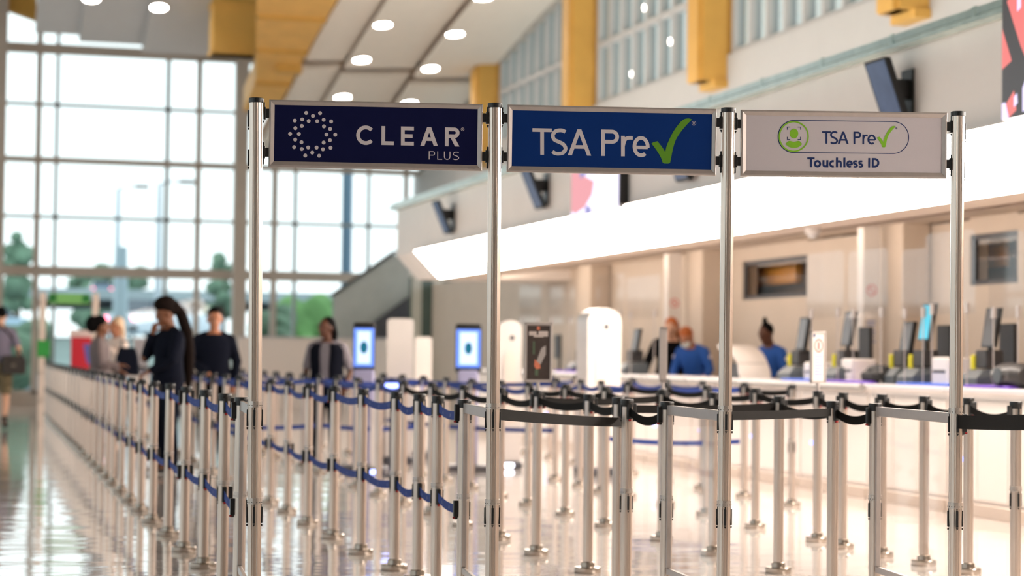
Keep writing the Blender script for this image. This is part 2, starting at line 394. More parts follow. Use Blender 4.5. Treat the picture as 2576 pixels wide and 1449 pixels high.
for px, w, t in VERT:
    if t: x = wx(px); b.box((x-w/2, WY+0.08, 0.25), (x+w/2, WY+0.2, 10))
for z, h, t in HORZ:
    if t: b.box((XL, WY+0.08, z-h/2), (XR, WY+0.2, z+h/2))
b.build('thin_mullions', M_FRAMEG, gw)
MB().box((XL, WY+0.02, 0.3), (XR, WY+0.03, 10)).build('glass_pane', M_PANE, gw)
for i, (px0, px1) in enumerate([(-30, 10), (581, 613)]):
    a, c2 = wx(px0), wx(px1)
    struct(MB().box((a, WY-0.65, 0), (c2, WY-0.3, 10)).box((a-0.03, WY-0.68, 0), (c2+0.03, WY-0.27, 0.12)), 'column_%d' % (9+i), M_FRAME)
# partition of dim glass doors at the far end of the counter bay
b = MB(); PY = 41.0
for px in (1048, 1100, 1150, 1205, 1260):
    x = ony(px, 800, PY).x; b.box((x-0.1, PY, 0), (x+0.1, PY+0.1, 2.9))
x0, x1 = ony(1030, 800, PY).x, 12.3
b.box((x0, PY-0.05, 2.85), (x1, PY+0.12, 3.1)); b.box((x0, PY, 0), (x1, PY+0.1, 0.25))
pt = struct(b, 'wall_glass_partition', mat('pale_green_white_frame', rgb(206, 208, 200), 0.4))
MB().box((x0, PY+0.04, 0.2), (x1, PY+0.06, 2.9)).build('glass_pane', mat('dark_green_glass', rgb(88, 104, 98), 0.12, 0.0, 0.1, 1.2), pt)
# --- escalator climbing to the right behind the queue
esc = thing('escalator', 'dark grey escalator climbing beside the far window wall', 'escalator', (8.6, 42.8, 0))
def ez(px, py): p = ony(px, py, 42.8); return (p.x-8.6, p.z)
m = MB(); m.prism([ez(838, 738), ez(985, 640), ez(1060, 640), ez(1060, 730), ez(905, 850), ez(838, 850)], (0, 0.08, 0)); m.build('side_panel', mat('escalator_grey', rgb(176, 182, 180), 0.5, 0.0, 0.08, 2), esc)
m = MB(); m.prism([ez(935, 812), ez(1060, 722), ez(1060, 850), ez(935, 900)], (0, 0.06, 0), (0, -0.12, 0)); m.build('understair_panel', M_DKGREY, esc)
m = MB(); m.tube([(ez(832, 744)[0], -0.03, ez(832, 744)[1]), (ez(990, 634)[0], -0.03, ez(990, 634)[1]), (ez(1062, 634)[0], -0.03, ez(1062, 634)[1])], 0.035); m.build('handrail', M_BLACK, esc)
m = MB()
for k in range(7):
    t = k/7; x0 = ez(838, 738)[0]+t*(ez(985, 640)[0]-ez(838, 738)[0]); z0 = 0.3+t*2.2
    m.box((x0, 0.1, z0-0.3), (x0+0.3, 1.0, z0))
m.build('step', M_GREY, esc)
m = MB(); m.box((ez(838, 850)[0], 0, 0), (ez(1060, 850)[0], 1.0, 1.5)); m.build('base_housing', mat('escalator_grey2', rgb(150, 150, 148), 0.5), esc)

# --- ceiling downlights
def hit(px, py, zf, y0=20, y1=46):
    r = ray(px, py); n = 2600; p = prev = None
    for i in range(n):
        y = y0+(y1-y0)*i/(n-1); p = EYE_P+r*(y/r.y)
        f = p.z-zf(p.x, p.y)
        if prev is not None and prev < 0 <= f: break
        prev = f
    return p-Vector((0, 0, 0.008))
M_LAMP = mat('lamp_lens', (1, 0.97, 0.92, 1), 0.4, emit=(1.0, 0.93, 0.85, 1), estr=LAMP_STRENGTH)
lens = MB().lathe([(0.01, -0.004), (0.161, -0.004)], n=24).mesh('lens', M_LAMP)
trimm = MB().rings([[(r*math.cos(2*math.pi*i/24), r*math.sin(2*math.pi*i/24), z) for i in range(24)] for r, z in [(0.002, 0.012), (0.162, 0.012), (0.162, -0.016), (0.185, -0.016), (0.185, 0.03), (0.002, 0.03)]], cap=True).mesh('trim_ring', M_WPLAS)
def zstrip(x, y):
    for k in range(3):
        if x < XS[k+1] or k == 2:
            xm = (XS[k]+XS[k+1])/2; return ceil_z(xm, y)+[0.03, -0.02, -0.07][k]+0.06*(x-xm)-(0.02 if y > 39.5 else 0)
LIGHTS = [(963, 61, 'round ceiling downlight, nearest of three in the row beside the ochre girder'), (910, 149, 'round ceiling downlight, middle of three in the row beside the ochre girder'),
          (862, 243, 'round ceiling downlight just above the top edge of the dark blue dotted sign'),
          (1217, -8, 'round ceiling downlight cut by the top of the photo above the sign post gap'), (1145, 84, 'round ceiling downlight, second from the top in the row nearer the high windows'),
          (1083, 171, 'round ceiling downlight just before the brown ceiling gap near the high windows'), (1030, 258, 'round ceiling downlight mostly hidden behind the top edge of the navy sign')]
for px, py, lab in LIGHTS:
    p = hit(px, py, zstrip)
    t = thing('downlight', lab, 'ceiling light', p, group='downlights in the vault over the counters')
    e = 0.05; nz = Vector((-(zstrip(p.x+e, p.y)-zstrip(p.x, p.y))/e, -(zstrip(p.x, p.y+e)-zstrip(p.x, p.y))/e, 1)); nz = nz if abs(nz.x) < 0.5 else Vector((0, nz.y, 1))
    t.rotation_euler = nz.to_track_quat('Z', 'Y').to_euler()
    put('lens', lens, t); put('trim_ring', trimm, t)
for (px, py, lab), k in zip([(400, 16, 'round downlight in the grey ceiling panel left of the ochre girder'), (230, -6, 'round downlight at the top edge in the middle grey ceiling panel')], (2, 1)):
    a, c2, yy = LP[k]; z0 = ony(a, yy, 43.2).z-0.02
    p = hit(px, py, lambda x, y: z0+0.31*(43.2-y)-0.004*(43.2-y)**2)
    t = thing('downlight', lab, 'ceiling light', p-Vector((0, 0, 0.01)), group='downlights in the grey ceiling panels'); t.rotation_euler = (math.radians(-15), 0, 0)
    put('lens', lens, t); put('trim_ring', trimm, t)

# --- pylons and piers of the counter bay
for i, (px, X, w) in enumerate([(2242, 9.28, 0.2), (1745, 9.28, 0.24), (1470, 9.28, 0.24)]):
    y = onx(px, 800, X).y; struct(MB().box((X, y-w*1.3, 0), (X+0.3, y+w*1.3, 2.615)), 'column_%d' % (11+i), M_BEIGE)
def sign_pylon(px, X, lab, d=0.18):
    y = onx(px, 800, X).y
    t = thing('notice_pylon', lab, 'sign', (X, y, 0))
    MB().bbox((-0.1, -0.07, 0), (0.1, 0.07, 2.6), 0.01).build('board', M_WPLAS, t)
    z = 1.93
    ring = MB(); n = 28
    for i in range(n):
        a, c2 = 2*math.pi*i/n, 2*math.pi*(i+1)/n
        ring.add([(0.06*math.cos(a), -0.0715, z+0.06*math.sin(a)), (0.06*math.cos(c2), -0.0715, z+0.06*math.sin(c2)), (0.047*math.cos(c2), -0.0715, z+0.047*math.sin(c2)), (0.047*math.cos(a), -0.0715, z+0.047*math.sin(a))], [(0, 1, 2, 3)])
    ring.add([(-0.045, -0.0715, z+0.03), (-0.035, -0.0715, z+0.04), (0.045, -0.0715, z-0.03), (0.035, -0.0715, z-0.04)], [(0, 1, 2, 3)])
    ring.build('prohibition_symbol', mat('notice_red', rgb(200, 60, 60), 0.5), t, smooth=0)
    n2 = MB()
    for k in range(7): n2.box((-0.055, -0.0716, 1.60-k*0.035), (0.045-0.01*(k % 3), -0.0706, 1.615-k*0.035))
    n2.build('notice_text_lines', mat('notice_blue', rgb(120, 140, 190), 0.5), t)
sign_pylon(2185, 9.1, 'white notice pylon with red ring symbol behind the tall right-hand check-in desks')
sign_pylon(1692, 9.1, 'white notice pylon rising behind the bending staff with orange hair')
# small dome camera under the soffit
p = onx(2045, 574, 7.65)
t = thing('dome_camera', 'small white dome camera hanging under the soffit below the light band', 'camera', (7.65, p.y, 2.44))
MB().lathe([(0.075, 0.0), (0.075, -0.05), (0.06, -0.06)]).build('housing', M_WPLAS, t)
MB().ball((0, 0, -0.06), (0.055, 0.055, 0.05)).build('dome', mat('smoked_dome', rgb(200, 196, 192), 0.15), t)

# ================================================================== OUTSIDE
struct(MB().box((-60, 46.6, -0.5), (80, 62, -0.15)), 'ground_forecourt', mat('forecourt_concrete', rgb(120, 130, 132), 0.8, var=0.1, scale=0.6))
b = MB(); b.add([(-80, 61, -0.3), (120, 61, -0.3), (120, 66, 1.6), (-80, 66, 1.6), (-80, 61, -1.5), (120, 61, -1.5), (120, 66, -1.5), (-80, 66, -1.5)],
                [(0, 1, 2, 3), (4, 7, 6, 5), (0, 4, 5, 1), (1, 5, 6, 2), (2, 6, 7, 3), (3, 7, 4, 0)])
struct(b, 'ground_bank', mat('grassy_bank', rgb(128, 146, 144), 0.9, var=0.4, scale=0.3))
struct(MB().box((-80, 66, 1.2), (160, 300, 1.65)), 'road', mat('pale_asphalt', rgb(126, 136, 142), 0.8, var=0.08, scale=0.4))
struct(MB().box((-80, 140, 4.8), (120, 175, 5.5)), 'road_overpass', mat('barrier_concrete', rgb(156, 172, 178), 0.8, var=0.1, scale=0.5))
struct(MB().box((-60, 59.6, -0.2), (80, 59.9, 0.75)), 'wall_forecourt', mat('forecourt_wall', rgb(128, 150, 160), 0.8, var=0.1, scale=0.5))
M_LEAF = mat('tree_leaves', rgb(98, 128, 108), 0.9, var=0.4, scale=1.1)
M_BARK = mat('tree_bark', rgb(80, 66, 52), 0.9, var=0.3)
def tree(px, py_top, dist, w, lab, base=1.65, col=None):
    top = at(px, py_top, dist); h = top.z-base
    t = thing('tree', lab, 'tree', (top.x, top.y, base))
    MB().tube([(0, 0, 0), (0.05, 0, h*0.35), (0, 0.05, h*0.7)], [0.22, 0.16, 0.06]).build('trunk', M_BARK, t)
    m = MB()
    for k in range(16):
        a = random.random()*6.28; rr = random.random()**0.6*w*0.42; z = h*(0.28+0.62*random.random())
        s = w*(0.16+0.13*random.random())*(1.15-0.5*z/h)
        n0 = len(m.v); m.ball((rr*math.cos(a)*(1.2-0.7*z/h), rr*math.sin(a), z), s, 14, 10)
        for i in range(n0, len(m.v)): m.v[i] = m.v[i]+noise.noise_vector(m.v[i]*1.7)*(0.35*s)
    m.build('crown', col or M_LEAF, t, smooth=0)
tree(45, 566, 105, 2.6, 'tall dark green tree at the left edge beyond the glass')
tree(272, 652, 188, 4.6, 'rounded tree rising beyond the road left of the street lamp', 1.65)
tree(335, 664, 206, 4.6, 'low bushy tree just right of the pale street lamp', 1.65)
tree(212, 668, 196, 4.2, 'small low tree left of the rounded tree beyond the road', 1.65)
tree(562, 622, 110, 2.0, 'slim tree seen beside the beige window column')
tree(800, 726, 56.5, 3.0, 'bright green bush seen outside behind the woman in a dark vest', -0.15, mat('bright_leaves', rgb(96, 140, 84), 0.9, var=0.3, scale=1.1))
tree(690, 740, 50.5, 1.6, 'dark green bush outside behind the first tall sign post', -0.15)
tree(40, 800, 54, 2.6, 'dark hedge bush low outside at the left edge', -0.15)
def street_lamp(px, py, dist, lab, base=1.65, arm=(0.9,)):
    top = at(px, py, dist); t = thing('street_lamp', lab, 'street lamp', (top.x, top.y, base)); h = top.z-base
    mm = mat('pale_lamp_post', rgb(178, 192, 202), 0.6)
    MB().tube([(0, 0, 0), (0, 0, h*0.5), (0, 0, h)], [0.17, 0.13, 0.10]).build('pole', mm, t)
    for s in arm:
        MB().tube([(0, 0, h), (s*0.5, 0, h+0.1), (s, 0, h+0.1)], 0.06).build('arm', mm, t)
        MB().bbox((s*0.75, -0.18, h+0.02), (s*1.45, 0.18, h+0.2), 0.04).build('lamp_head', M_GREY, t)
street_lamp(298, 474, 85, 'pale street lamp outside, left one with a single arm')
street_lamp(402, 462, 80, 'darker street lamp outside with an arm reaching right', arm=(1.0,))
p = at(872, 620, 52)
struct(MB().lathe([(0.14, -0.3), (0.14, 12)], (p.x, p.y, 0)), 'column_14', mat('blue_grey_post', rgb(96, 128, 152), 0.6))
p = at(305, 700, 56); 
m = MB().lathe([(0.55, 0), (0.22, 1.8), (0.16, 4.3)], n=16)
tag(m.build('lamp_plinth', mat('pale_blue_concrete', rgb(172, 194, 206), 0.8), None, (p.x, p.y, -0.15)), 'pale tapered concrete plinth outside below the left street lamp', 'plinth')
def car(px, z0, dist, lab, col, rz=0.0):
    p = at(px, 890, dist)
    t = thing('car', lab, 'car', (p.x, p.y, z0), rz)
    body = MB().prism([(-0.9, 0.25), (-0.95, 0.75), (-0.85, 0.95), (0.85, 0.95), (0.95, 0.75), (0.9, 0.25)], (0, 4.3, 0), (0, 0, 0))
    body.build('body', col, t)
    MB().rings([[(-0.82, 0.5, 0.95), (0.82, 0.5, 0.95), (0.82, 3.2, 0.95), (-0.82, 3.2, 0.95)], [(-0.62, 0.95, 1.45), (0.62, 0.95, 1.45), (0.62, 2.5, 1.45), (-0.62, 2.5, 1.45)]]).build('cabin_windows', mat('car_glass', rgb(60, 76, 90), 0.1), t)
    for sx in (-0.8, 0.8):
        for sy in (0.8, 3.4): MB().tube([(sx-0.1, sy, 0.32), (sx+0.1, sy, 0.32)], 0.32, 18).build('wheel', M_BLACK, t)
    for sx in (-0.72, 0.72): MB().bbox((sx-0.09, -0.04, 0.70), (sx+0.09, 0.02, 0.82), 0.02).build('tail_light', mat('lit_tail_light', (1, 0.1, 0.15, 1), 0.4, emit=(1, 0.12, 0.2, 1), estr=9), t)
    MB().box((-0.92, -0.06, 0.3), (0.92, 0.02, 0.48)).build('bumper', M_DKGREY, t)
car(254, 5.5, 162, 'blue grey car on the far road with two red tail lights', mat('car_blue', rgb(132, 160, 186), 0.3))
car(300, 1.65, 72, 'pale car outside low in the glass with glowing tail lights', mat('car_white', rgb(206, 222, 234), 0.3), -0.9)
car(505, 1.65, 84, 'light blue car parked outside left of the beige window column', mat('car_blue2', rgb(150, 184, 200), 0.3), 1.57)
car(66, 1.65, 86, 'pale blue van roof outside behind the walking man', mat('car_blue3', rgb(160, 190, 210), 0.3), 1.57)
# ================================================================== QUEUE POSTS AND BELTS
PR = 0.0285
def flute(r, n=56):   # ring of the extruded tube: pairs of grooves beside four slots
    pts = []
    for i in range(n):
        a = 2*math.pi*i/n; d = (math.degrees(a)+45) % 90-45
        g = 0.0022 if (15 < abs(d) < 23) else 0.0
        pts.append((a, r-g))
    return pts
def fluted(z0, z1, r=PR):
    m = MB(); fl = flute(r)
    m.rings([[(q*math.cos(a), q*math.sin(a), z) for a, q in fl] for z in (z0, z1)]); return m
ME = {}
ME['base'] = MB().lathe([(0.0735, 0), (0.075, 0.003), (0.075, 0.030), (0.072, 0.034), (0.040, 0.036), (0.038, 0.060), (0.031, 0.063), (0.031, 0.064)], n=36).mesh('base', M_STEEL)
ME['post'] = fluted(0.04, 0.985).mesh('post', M_ALU, 20)
ME['cap'] = MB().lathe([(0.0305, 0.962), (0.0325, 0.984), (0.033, 0.996), (0.031, 1.0)], n=32).mesh('cap', M_BLACK)
ME['collar'] = MB().rings([[(r*math.cos(2*math.pi*i/32), r*math.sin(2*math.pi*i/32), z) for i in range(32)] for r, z in [(PR, 0.530), (0.0312, 0.530), (0.0312, 0.557), (PR, 0.557)]], cap=False).mesh('collar', M_COLLAR)
m = MB()
for a in (20, 45, 70, 110, 135, 160, 200, 225, 250, 290, 315, 340):
    m.ball((0.0312*math.cos(math.radians(a)), 0.0312*math.sin(math.radians(a)), 0.538), 0.0022, 8, 6)
ME['rivet'] = m.mesh('rivet', M_RIVET)
def slot_mesh(name):   # slim black belt clip recess, facing +y
    m = MB()
    m.bbox((-0.0048, 0.024, -0.036), (0.0048, 0.0345, 0.034), 0.0015)
    m.box((-0.0022, 0.024, 0.034), (0.0022, 0.030, 0.050))
    m.prism([(-0.0045, -0.040), (0.0045, -0.040), (0.0, -0.049)], (0, 0.008, 0), (0, 0.026, 0))
    return m.mesh(name, M_BLACK)
ME['slot'] = slot_mesh('belt_clip')
m = MB(); m.bbox((-0.011, 0.024, -0.037), (0.011, 0.047, 0.040), 0.002); m.prism([(-0.008, -0.037), (0.008, -0.037), (0.003, -0.048), (-0.003, -0.048)], (0, 0.014, 0), (0, 0.026, 0))
ME['head'] = m.mesh('belt_cassette', M_BLACK)
ME['catch'] = MB().bbox((-0.006, 0.040, -0.046), (0.006, 0.050, -0.037), 0.001).mesh('release_catch', M_CLIP)
# one-mesh post for the far ones
m = MB(); m.lathe([(0.075, 0), (0.075, 0.034), (0.031, 0.062)], n=14); m.cur = 1; m.lathe([(PR, 0.06), (PR, 0.97)], n=12); m.cur = 2
m.lathe([(0.033, 0.965), (0.033, 1.0)], n=12); m.box((-0.012, -0.046, 0.91), (0.012, 0.046, 0.985)); m.box((-0.044, -0.006, 0.91), (0.044, 0.006, 0.985))
ME['far_single'] = m.mesh('queue_post', [M_STEEL, M_ALU, M_BLACK])
m.box((-0.012, -0.046, 0.46), (0.012, 0.046, 0.54)); m.box((-0.044, -0.006, 0.46), (0.044, 0.006, 0.54))
ME['far_double'] = m.mesh('queue_post', [M_STEEL, M_ALU, M_BLACK])

ZU, ZL = 0.938, 0.485
M_MARK = mat('pale_belt_print', rgb(160, 170, 206), 0.7)
def belt(parent, p0, p1, z0, z1, m, w=0.043, sag=0.03, off=0.04, name='belt', trim=None):
    p0 = Vector((p0[0], p0[1], z0)); p1 = Vector((p1[0], p1[1], z1)); d = (p1-p0); d.z = 0; L = d.length; u = d/L
    a = p0+u*off; c = p1-u*off if trim is None else p1-u*trim
    nrm = Vector((-u.y, u.x, 0))*0.0009; rs = []; n = 10
    for i in range(n+1):
        t = i/n; p = a.lerp(c, t); p.z -= sag*4*t*(1-t)
        h = Vector((0, 0, w/2)); rs.append([p-h-nrm, p-h+nrm, p+h+nrm, p+h-nrm])
    loc = Vector(parent.location)
    rs = [[q-loc for q in r] for r in rs]
    return MB().rings(rs).build(name, m, parent, smooth=60)
def near_post(x, y, label, group, double, lower=True, heads=()):
    t = thing('queue_post', label, 'queue post', (x, y, 0), 0, group)
    put('base', ME['base'], t); put('post', ME['post'], t); put('cap', ME['cap'], t)
    if lower: cl = put('collar', ME['collar'], t); put('rivet', ME['rivet'], cl)
    for z in ((ZU, ZL) if lower else (ZU,)):
        for k in range(4):
            if (k in heads) and (z == ZU or double):
                h = put('belt_cassette', ME['head'], t, (0, 0, z), k*math.pi/2); put('release_catch', ME['catch'], h)
            else: put('belt_clip', ME['slot'], t, (0, 0, z), k*math.pi/2)
    return t
def far_post(x, y, label, group, double):
    o = put('queue_post', ME['far_double' if double else 'far_single'], None, (x, y, 0))
    return tag(o, label, 'queue post', group)

SIGNP = [at(641.5, 1012, 8.40), at(1240, 1015, 8.49), at(1824, 1022, 8.56), at(2404.5, 1025, 8.61)]
ROWS = {
 'the leftmost row': dict(double=True, mat=M_BLUE, pts=[(1.29, 9.40), (1.32, 10.24), (1.345, 11.27), (1.34, 12.21), (1.35, 13.28), (1.345, 14.31), (1.35, 15.35), (1.36, 16.38), (1.37, 17.45), (1.38, 18.5)] +
       [(1.40+0.0095*k, 19.54+1.04*k) for k in range(20)]),
 'the second row from the left': dict(double=True, mat=M_BLUE, pts=[(2.31, 9.15), (2.375, 9.96), (2.385, 10.43), (2.38, 10.99), (2.37, 11.9), (2.385, 12.92), (2.40, 14.0), (2.43, 15.1), (2.44, 16.03)] + [(2.46+0.01*k, 17.08+1.04*k) for k in range(15)]),
 'the third row from the left': dict(double=False, mat=M_RUB, pts=[(3.255, 8.95), (3.225, 9.45), (3.34, 9.93), (3.42, 10.68), (3.41, 11.68), (3.45, 12.68)] + [(3.46+0.01*k, 13.72+1.03*k) for k in range(13)]),
 'the fourth row from the left': dict(double=False, mat=M_RUB, pts=[(4.29, 8.85), (4.275, 9.30), (4.49, 10.49), (4.48, 11.48), (4.50, 12.46), (4.46, 13.54), (4.48, 14.57), (4.46, 15.53)] + [(4.5+0.01*k, 16.55+1.03*k) for k in range(10)]),
 'the fifth row from the left': dict(double=False, mat=M_RUB, pts=[(5.36, 9.39), (5.56, 10.27), (5.52, 10.73), (5.49, 11.23), (5.48, 11.77), (5.51, 12.23), (5.50, 13.27), (5.56, 14.4), (5.62, 15.47), (5.61, 16.4), (5.54, 16.95), (5.6, 17.75), (5.64, 18.68)]),
 'the row nearest the counters': dict(double=False, mat=M_RUB, pts=[(6.62, 15.2), (6.62, 16.23), (6.64, 17.3), (6.68, 18.4), (6.73, 19.56), (6.74, 20.6), (6.76, 21.6), (6.78, 22.7), (6.8, 23.8)]),
}
POSTS = {}
for rn, R_ in ROWS.items():
    pts = R_['pts']; L = []
    kind = 'blue belts' if R_['double'] else 'dark belt'
    NEAR = 15 if R_['double'] else 13
    for i, (x, y) in enumerate(pts):
        grp = 'queue posts in ' + rn
        if i < NEAR:
            hd = tuple(k for k in range(4) if (k in (0, 2) or random.random() < 0.5))
            if i == 0: lab = 'silver queue post holding a clear panel, first in %s' % rn if rn != 'the row nearest the counters' and rn != 'the fifth row from the left' else 'silver queue post, dark belt, first in %s' % rn
            else: lab = 'silver queue post, %s, %s back in %s' % (kind, ORD[i], rn)
            t = near_post(x, y, lab, grp, R_['double'], R_['double'] or i == 0 or (i == 1 and 'third' in rn), heads=hd if i else (0, 1))
        else:
            t = far_post(x, y, 'small distant silver queue post, far part of %s' % rn, 'distant queue posts in ' + rn, R_['double'])
        L.append(t)
    POSTS[rn] = L
    for i in range(len(pts)-1):
        if rn == 'the third row from the left' and i in (): continue
        bm_ = R_['mat'] if R_['double'] or pts[i][1] < 15.5 else M_BLUE
        sag = 0.022+0.018*random.random()
        up_ = belt(L[i], pts[i], pts[i+1], ZU, ZU, bm_, sag=sag)
        if R_['double']: lo = belt(L[i], pts[i], pts[i+1], ZL, ZL, bm_, sag=sag*0.9)
        if R_['double'] and i < 5:
            for bz, sg, ob in ((ZU, sag, up_), (ZL, sag*0.9, lo)):
                for tt in (0.22, 0.5, 0.78):
                    c_ = Vector((pts[i][0], pts[i][1], bz)).lerp(Vector((pts[i+1][0], pts[i+1][1], bz)), tt)-Vector(L[i].location); c_.z -= sg*4*tt*(1-tt)
                    mk = MB()
                    for s_ in (-1, 1): mk.add([(c_.x-0.0018, c_.y-0.007*s_-0.0012, c_.z-0.008), (c_.x-0.0018, c_.y-0.007*s_+0.0012, c_.z-0.008), (c_.x-0.0018, c_.y+0.004*s_+0.0012, c_.z+0.008), (c_.x-0.0018, c_.y+0.004*s_-0.0012, c_.z+0.008)], [(0, 1, 2, 3)])
                    mk.build('belt_print', M_MARK, ob, smooth=0)
# cross belts closing lanes
def cross(rn_a, ia, rn_b, ib, m, both=True, **k):
    a, c2 = POSTS[rn_a][ia], POSTS[rn_b][ib]
    belt(a, a.location, c2.location, ZU, ZU, m, **k)
    if both: belt(a, a.location, c2.location, ZL, ZL, m, **k)
cross('the third row from the left', 12, 'the fourth row from the left', 11, M_BLUE, sag=0.03)
cross('the second row from the left', 12, 'the third row from the left', 12, M_BLUE, sag=0.03)
cross('the fourth row from the left', 13, 'the fifth row from the left', 12, M_BLUE, sag=0.03)
cross('the third row from the left', 4, 'the fourth row from the left', 4, M_RUB, False, sag=0.015)
cross('the third row from the left', 2, 'the fourth row from the left', 2, M_RUB, False, sag=0.008)
cross('the fifth row from the left', 10, 'the row nearest the counters', 1, M_BLUE, sag=0.03)

# ------------------------------------------------------------------ tall sign posts
TOPZ = [2.392, 2.392, 2.392, 2.392]
SIGN_U = (SIGNP[3]-SIGNP[0]); SIGN_U.z = 0; SIGN_U.normalize()
SIGN_ROT = math.atan2(SIGN_U.y, SIGN_U.x)
SIGN_N = Vector((SIGN_U.y, -SIGN_U.x, 0))   # towards the viewer
tall = []
LAB4 = ['tall silver sign post left of the navy dotted sign', 'tall silver sign post between the navy dotted sign and the mid-blue sign',
        'tall silver sign post between the mid-blue sign and the white sign', 'tall silver sign post right of the white sign']
tops = [(644.5, 247), (1245, 260), (1832, 272), (2410, 281)]
post_me = fluted(0.04, 1.0).mesh('post', M_ALU, 20)
capm = MB().lathe([(0.0305, -0.020), (0.0315, -0.019), (0.0315, -0.002), (0.0295, 0.0)], n=32).mesh('cap', M_BLACK)
coll = MB().rings([[(r*math.cos(2*math.pi*i/32), r*math.sin(2*math.pi*i/32), z) for i in range(32)] for r, z in [(PR, 0), (0.0312, 0), (0.0312, 0.026), (PR, 0.026)]], cap=False).mesh('collar', M_COLLAR)
m = MB()
for a in (20, 45, 70, 90, 110, 135, 160, 200, 225, 250, 270, 290, 315, 340):
    m.ball((0.0312*math.cos(math.radians(a)), 0.0312*math.sin(math.radians(a)), 0.008 if a not in (90, 270) else 0.020), 0.0022 if a not in (90, 270) else 0.0012, 8, 6)
rivm = m.mesh('rivet', M_RIVET)
for i, P in enumerate(SIGNP):
    tp = at(tops[i][0], tops[i][1], [8.40, 8.49, 8.56, 8.61][i]); H = tp.z
    t = thing('sign_post', LAB4[i], 'sign post', (P.x, P.y, 0), SIGN_ROT, 'tall posts carrying the three signs')
    put('base', ME['base'], t)
    s = Vector((tp.x-P.x, tp.y-P.y, 0)); s.rotate(Matrix.Rotation(-SIGN_ROT, 3, 'Z')); k = 1/(H-0.99); fl = flute(PR)
    mm = MB().rings([[(q*math.cos(a)+s.x*k*(z-1.0), q*math.sin(a)+s.y*k*(z-1.0), z) for a, q in fl] for z in (0.04, H-0.015)])
    mm.build('post', M_ALU, t, smooth=20)
    put('cap', capm, t, (s.x, s.y, H))
    for z in (0.981, 0.573):
        c2 = put('collar', coll, t, (s.x*k*(z-1), s.y*k*(z-1), z)); put('rivet', rivm, c2)
        for q in range(4): put('belt_clip', ME['slot'], t, (s.x*k*(z-1), s.y*k*(z-1), z-0.044), q*math.pi/2)
    tall.append((t, s, k, H))
# belts from the sign posts
t = tall[1][0]
def belt2(t, p1, z0, z1, m, **kw):
    # belt built in world space and expressed in the rotated post's space
    o = belt(t, t.location, p1, z0, z1, m, **kw)
    o.data.transform(Matrix.Rotation(-t.rotation_euler.z, 4, 'Z'))
    return o
pC = POSTS['the third row from the left'][2].location
belt2(tall[1][0], Vector((pC.x+0.03, pC.y-0.03, 0)), 0.960, 0.868, M_RUB, w=0.048, sag=0.006, trim=-0.01)
belt2(tall[2][0], POSTS['the fourth row from the left'][1].location, 0.963, 0.944, M_RUB, w=0.040, sag=0.004)
a, c2 = POSTS['the fourth row from the left'][1], POSTS['the fourth row from the left'][0]
q = at(2640, 1062, 7.0)
belt2(tall[3][0], (q.x, q.y), 0.947, q.z, M_RUB, w=0.058, sag=0.003)
h = put('belt_cassette', ME['head'], tall[3][0], (0, 0, 0.940), -math.pi/2); put('release_catch', ME['catch'], h)
# unseen-end post that takes the right-hand belt, just outside the picture
near_post(q.x, q.y, 'silver queue post receiving the wide dark belt at the right edge', None, False)
a = POSTS['the third row from the left'][1]
belt(a, a.location, POSTS['the third row from the left'][2].location, 0.948, 0.948, M_RUB, sag=0.004)

# ------------------------------------------------------------------ clear barrier panels from sign posts to the first row posts
PL = ['clear acrylic barrier panel behind the first tall sign post from the left', 'clear acrylic barrier panel behind the second tall sign post from the left',
      'clear acrylic barrier panel behind the third tall sign post from the left', 'clear acrylic barrier panel behind the fourth tall sign post from the left']
for i, rn in enumerate(['the leftmost row', 'the second row from the left', 'the third row from the left', 'the fourth row from the left']):
    A = Vector((SIGNP[i].x, SIGNP[i].y, 0)); B = Vector(POSTS[rn][0].location); d = B-A; L = d.length; rz = math.atan2(d.y, d.x)
    t = thing('barrier_panel', PL[i], 'barrier panel', A, rz, 'clear panels behind the sign posts')
    x0, x1 = PR+0.004, L-PR-0.004
    MB().bbox((x0, -0.009, 0.938), (x1, 0.009, 0.984), 0.002).build('top_rail', M_ALU2, t)
    MB().bbox((x0, -0.009, 0.185), (x1, 0.009, 0.215), 0.002).build('bottom_rail', M_ALU2, t)
    MB().bbox((x1-0.022, -0.011, 0.215), (x1, 0.011, 0.938), 0.002).build('edge_profile', M_ALU2, t)
    MB().bbox((x0, -0.008, 0.215), (x0+0.012, 0.008, 0.938), 0.002).build('edge_profile', M_ALU2, t)
    MB().box((x0+0.004, -0.002, 0.205), (x1-0.004, 0.002, 0.945)).build('pane', M_ACRYL, t)

# ------------------------------------------------------------------ framed notices standing on some queue posts
def topper(post, w, h, lab, rz, dp=0.012):
    loc = Vector(post.location)
    t = thing('post_top_notice', lab, 'sign', (loc.x, loc.y, 1.0), rz)
    MB().lathe([(0.012, 0.0), (0.012, 0.06)], n=12).build('stem', M_ALU2, t)
    fr = MB()
    for a, c2 in [((-w/2, -dp, 0.05), (w/2, dp, 0.068)), ((-w/2, -dp, 0.05+h-0.018), (w/2, dp, 0.05+h)), ((-w/2, -dp, 0.05), (-w/2+0.014, dp, 0.05+h)), ((w/2-0.014, -dp, 0.05), (w/2, dp, 0.05+h))]: fr.bbox(a, c2, 0.002)
    fr.build('frame', M_ALU2, t)
    return t
tA = topper(POSTS['the third row from the left'][4], 0.17, 0.365, 'framed dark poster notice on top of a queue post, near the centre', math.radians(-10))
x0, x1, z0, z1 = -0.071, 0.071, 0.068, 0.397
MB().box((x0, -0.006, z0), (x1, 0.006, z1)).build('poster', mat('poster_dark', rgb(58, 48, 44), 0.4, var=0.15, scale=40), tA)
